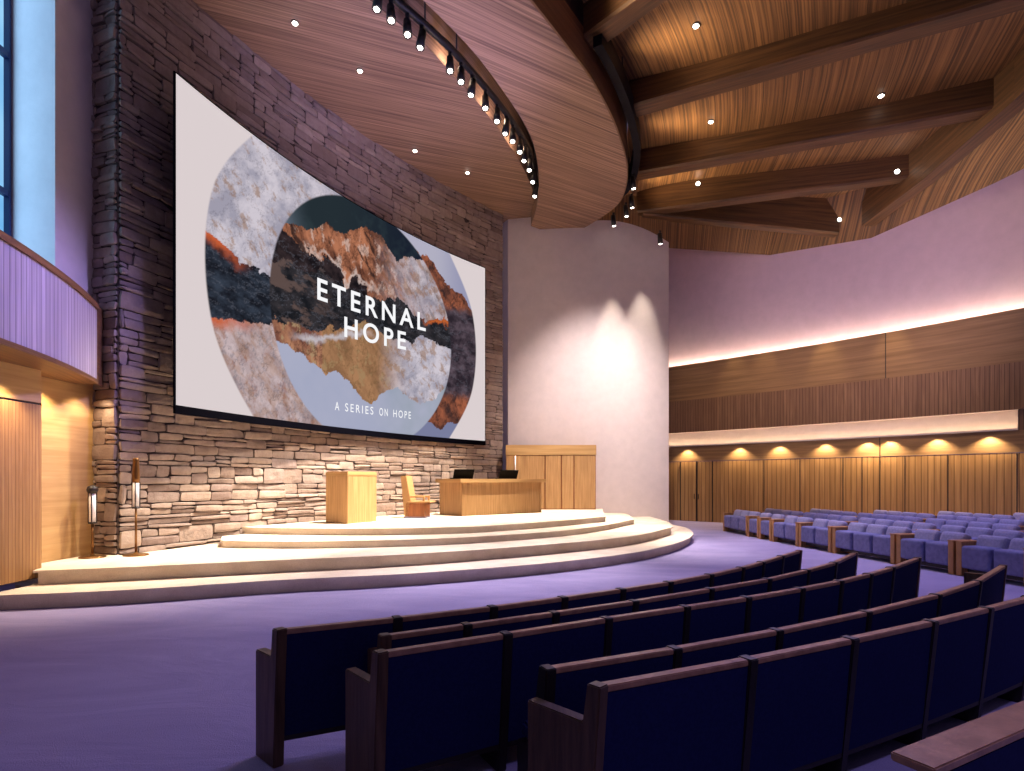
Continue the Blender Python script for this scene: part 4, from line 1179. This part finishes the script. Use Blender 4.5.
# scallops below and above on the right wall
for u in (688, 740, 780, 826, 868, 890, 938, 990):
    p, d, n = far_at_u(u, 0.22)
    spot('panel_downlight', (p.x, p.y, zb['nich0'] - 0.03), (p.x - n.x * 0.05, p.y - n.y * 0.05, 0), 120 if u != 868 and u != 890 else 150, 122, WARM2, 0.6, 0.02)
for k, (x, y) in enumerate(((-1.3, 12.6), (-0.45, 14.2), (0.2, 15.6))):
    point('slot_lamp', (x, y, 11.05), 26, (1.0, 0.72, 0.5), 0.08)
for u, pw in ((735, 70), (765, 60), (826, 110), (893, 110)):
    p, d, n = far_at_u(u, 0.9)
    spot('band_scallop', (p.x, p.y, 7.5), (p.x - n.x * 0.87, p.y - n.y * 0.87, 5.5), pw, 46, WARM2, 0.9, 0.04)
for u in (700, 760, 824, 893, 960):  # added warm fill for the wood bands and panelling, no fixtures here
    p, d, n = far_at_u(u, 3.5)
    spot('band_fill_spot', (p.x, p.y, 9.6), (p.x - n.x * 3.5, p.y - n.y * 3.5, 4.6), 330, 50, (1.0, 0.74, 0.58), 1.0, 0.1)
    spot('panelling_fill_spot', (p.x, p.y, 9.6), (p.x - n.x * 3.3, p.y - n.y * 3.3, 0.8), 330, 50, (1.0, 0.72, 0.55), 1.0, 0.1)
# left oak panel and doors
spot('panel_downlight', (-6.95, 8.75, 3.25), (-7.3, 8.75, 1.0), 130, 110, WARM2, 0.8, 0.03)
spot('panel_downlight', (-6.95, 9.5, 3.25), (-7.3, 9.5, 1.0), 60, 110, WARM2, 0.8, 0.03)
spot('panel_downlight', (-6.55, 7.6, 3.2), (-6.9, 7.6, 1.0), 130, 100, WARM2, 0.8, 0.03)
# violet house wash
for p, a, pw, sz in (((3.5, 13.0, 10.2), (-3.4, 5.0, 0), 1250, 58), ((6.5, 12.5, 10.6), (3.0, 6.5, 0), 2600, 66), ((8.5, 13.5, 10.4), (10.0, 12.5, 0), 3200, 76), ((3.5, 8.0, 10.5), (-6.6, 8.0, 4.2), 8000, 26)):
    spot('violet_house_spot', p, a, pw, sz, VIO if a[0] < 0 else (0.56, 0.48, 1.0), 1.0, 0.4)
for p, a, pw in (((2.4, 13.2, 10.3), (1.0, 9.4, 0), 2300), ((4.0, 16.4, 10.3), (6.2, 13.6, 0), 2600), ((1.0, 11.8, 10.3), (-2.6, 7.6, 0), 1100)):
    spot('carpet_wash', p, a, pw, 40, (1.0, 0.86, 0.92), 1.0, 0.3)
for p, a, pw, sz, c in (((2.6, 13.4, 10.3), (0.0, 11.3, 0.1), 5200, 34, (1.0, 0.88, 0.86)), ((3.7, 15.6, 10.3), (3.4, 14.2, 0.1), 5200, 34, (1.0, 0.88, 0.86)), ((1.4, 12.0, 10.3), (-3.4, 9.6, 0.1), 4200, 32, (1.0, 0.88, 0.84)), ((4.2, 17.2, 10.3), (5.6, 17.2, 0.1), 3200, 36, (1.0, 0.86, 0.9))):
    spot('step_spot', p, a, pw, sz, c, 1.0, 0.25)
spot('violet_house_spot', (3.2, -0.5, 9.0), (3.0, 3.2, 0), 800, 52, (0.5, 0.42, 1.0), 1.0, 0.4)
spot('plaster_fill_spot', (5.5, 9.5, 6.2), (11.6, 18.6, 8.2), 1700, 62, (0.84, 0.62, 0.95), 1.0, 0.3)  # added fill hanging in mid-air without a fixture, brightens the right plaster wall
spot('violet_soffit_wash', (0.5, 9.0, 4.0), (-2.2, 12.6, 11.0), 3000, 56, (0.55, 0.48, 1.0), 1.0, 0.6)
# daylight through the side window
l = bpy.data.lights.new('window_daylight', 'AREA'); l.shape = 'RECTANGLE'; l.size = 7.5; l.size_y = 1.0; l.energy = 80; l.color = (0.30, 0.62, 1.0)
o = bpy.data.objects.new('window_daylight', l); COL.objects.link(o); o.location = (-7.97, 8.5, 7.6); o.rotation_euler = (0, -PI / 2, 0)

w = bpy.data.worlds.new('World'); C.world = w; w.use_nodes = True
bg = w.node_tree.nodes['Background']; bg.inputs[0].default_value = (0.40, 0.32, 0.58, 1); bg.inputs[1].default_value = 0.26
C.cycles.max_bounces = 8; C.cycles.diffuse_bounces = 4; C.cycles.sample_clamp_indirect = 6
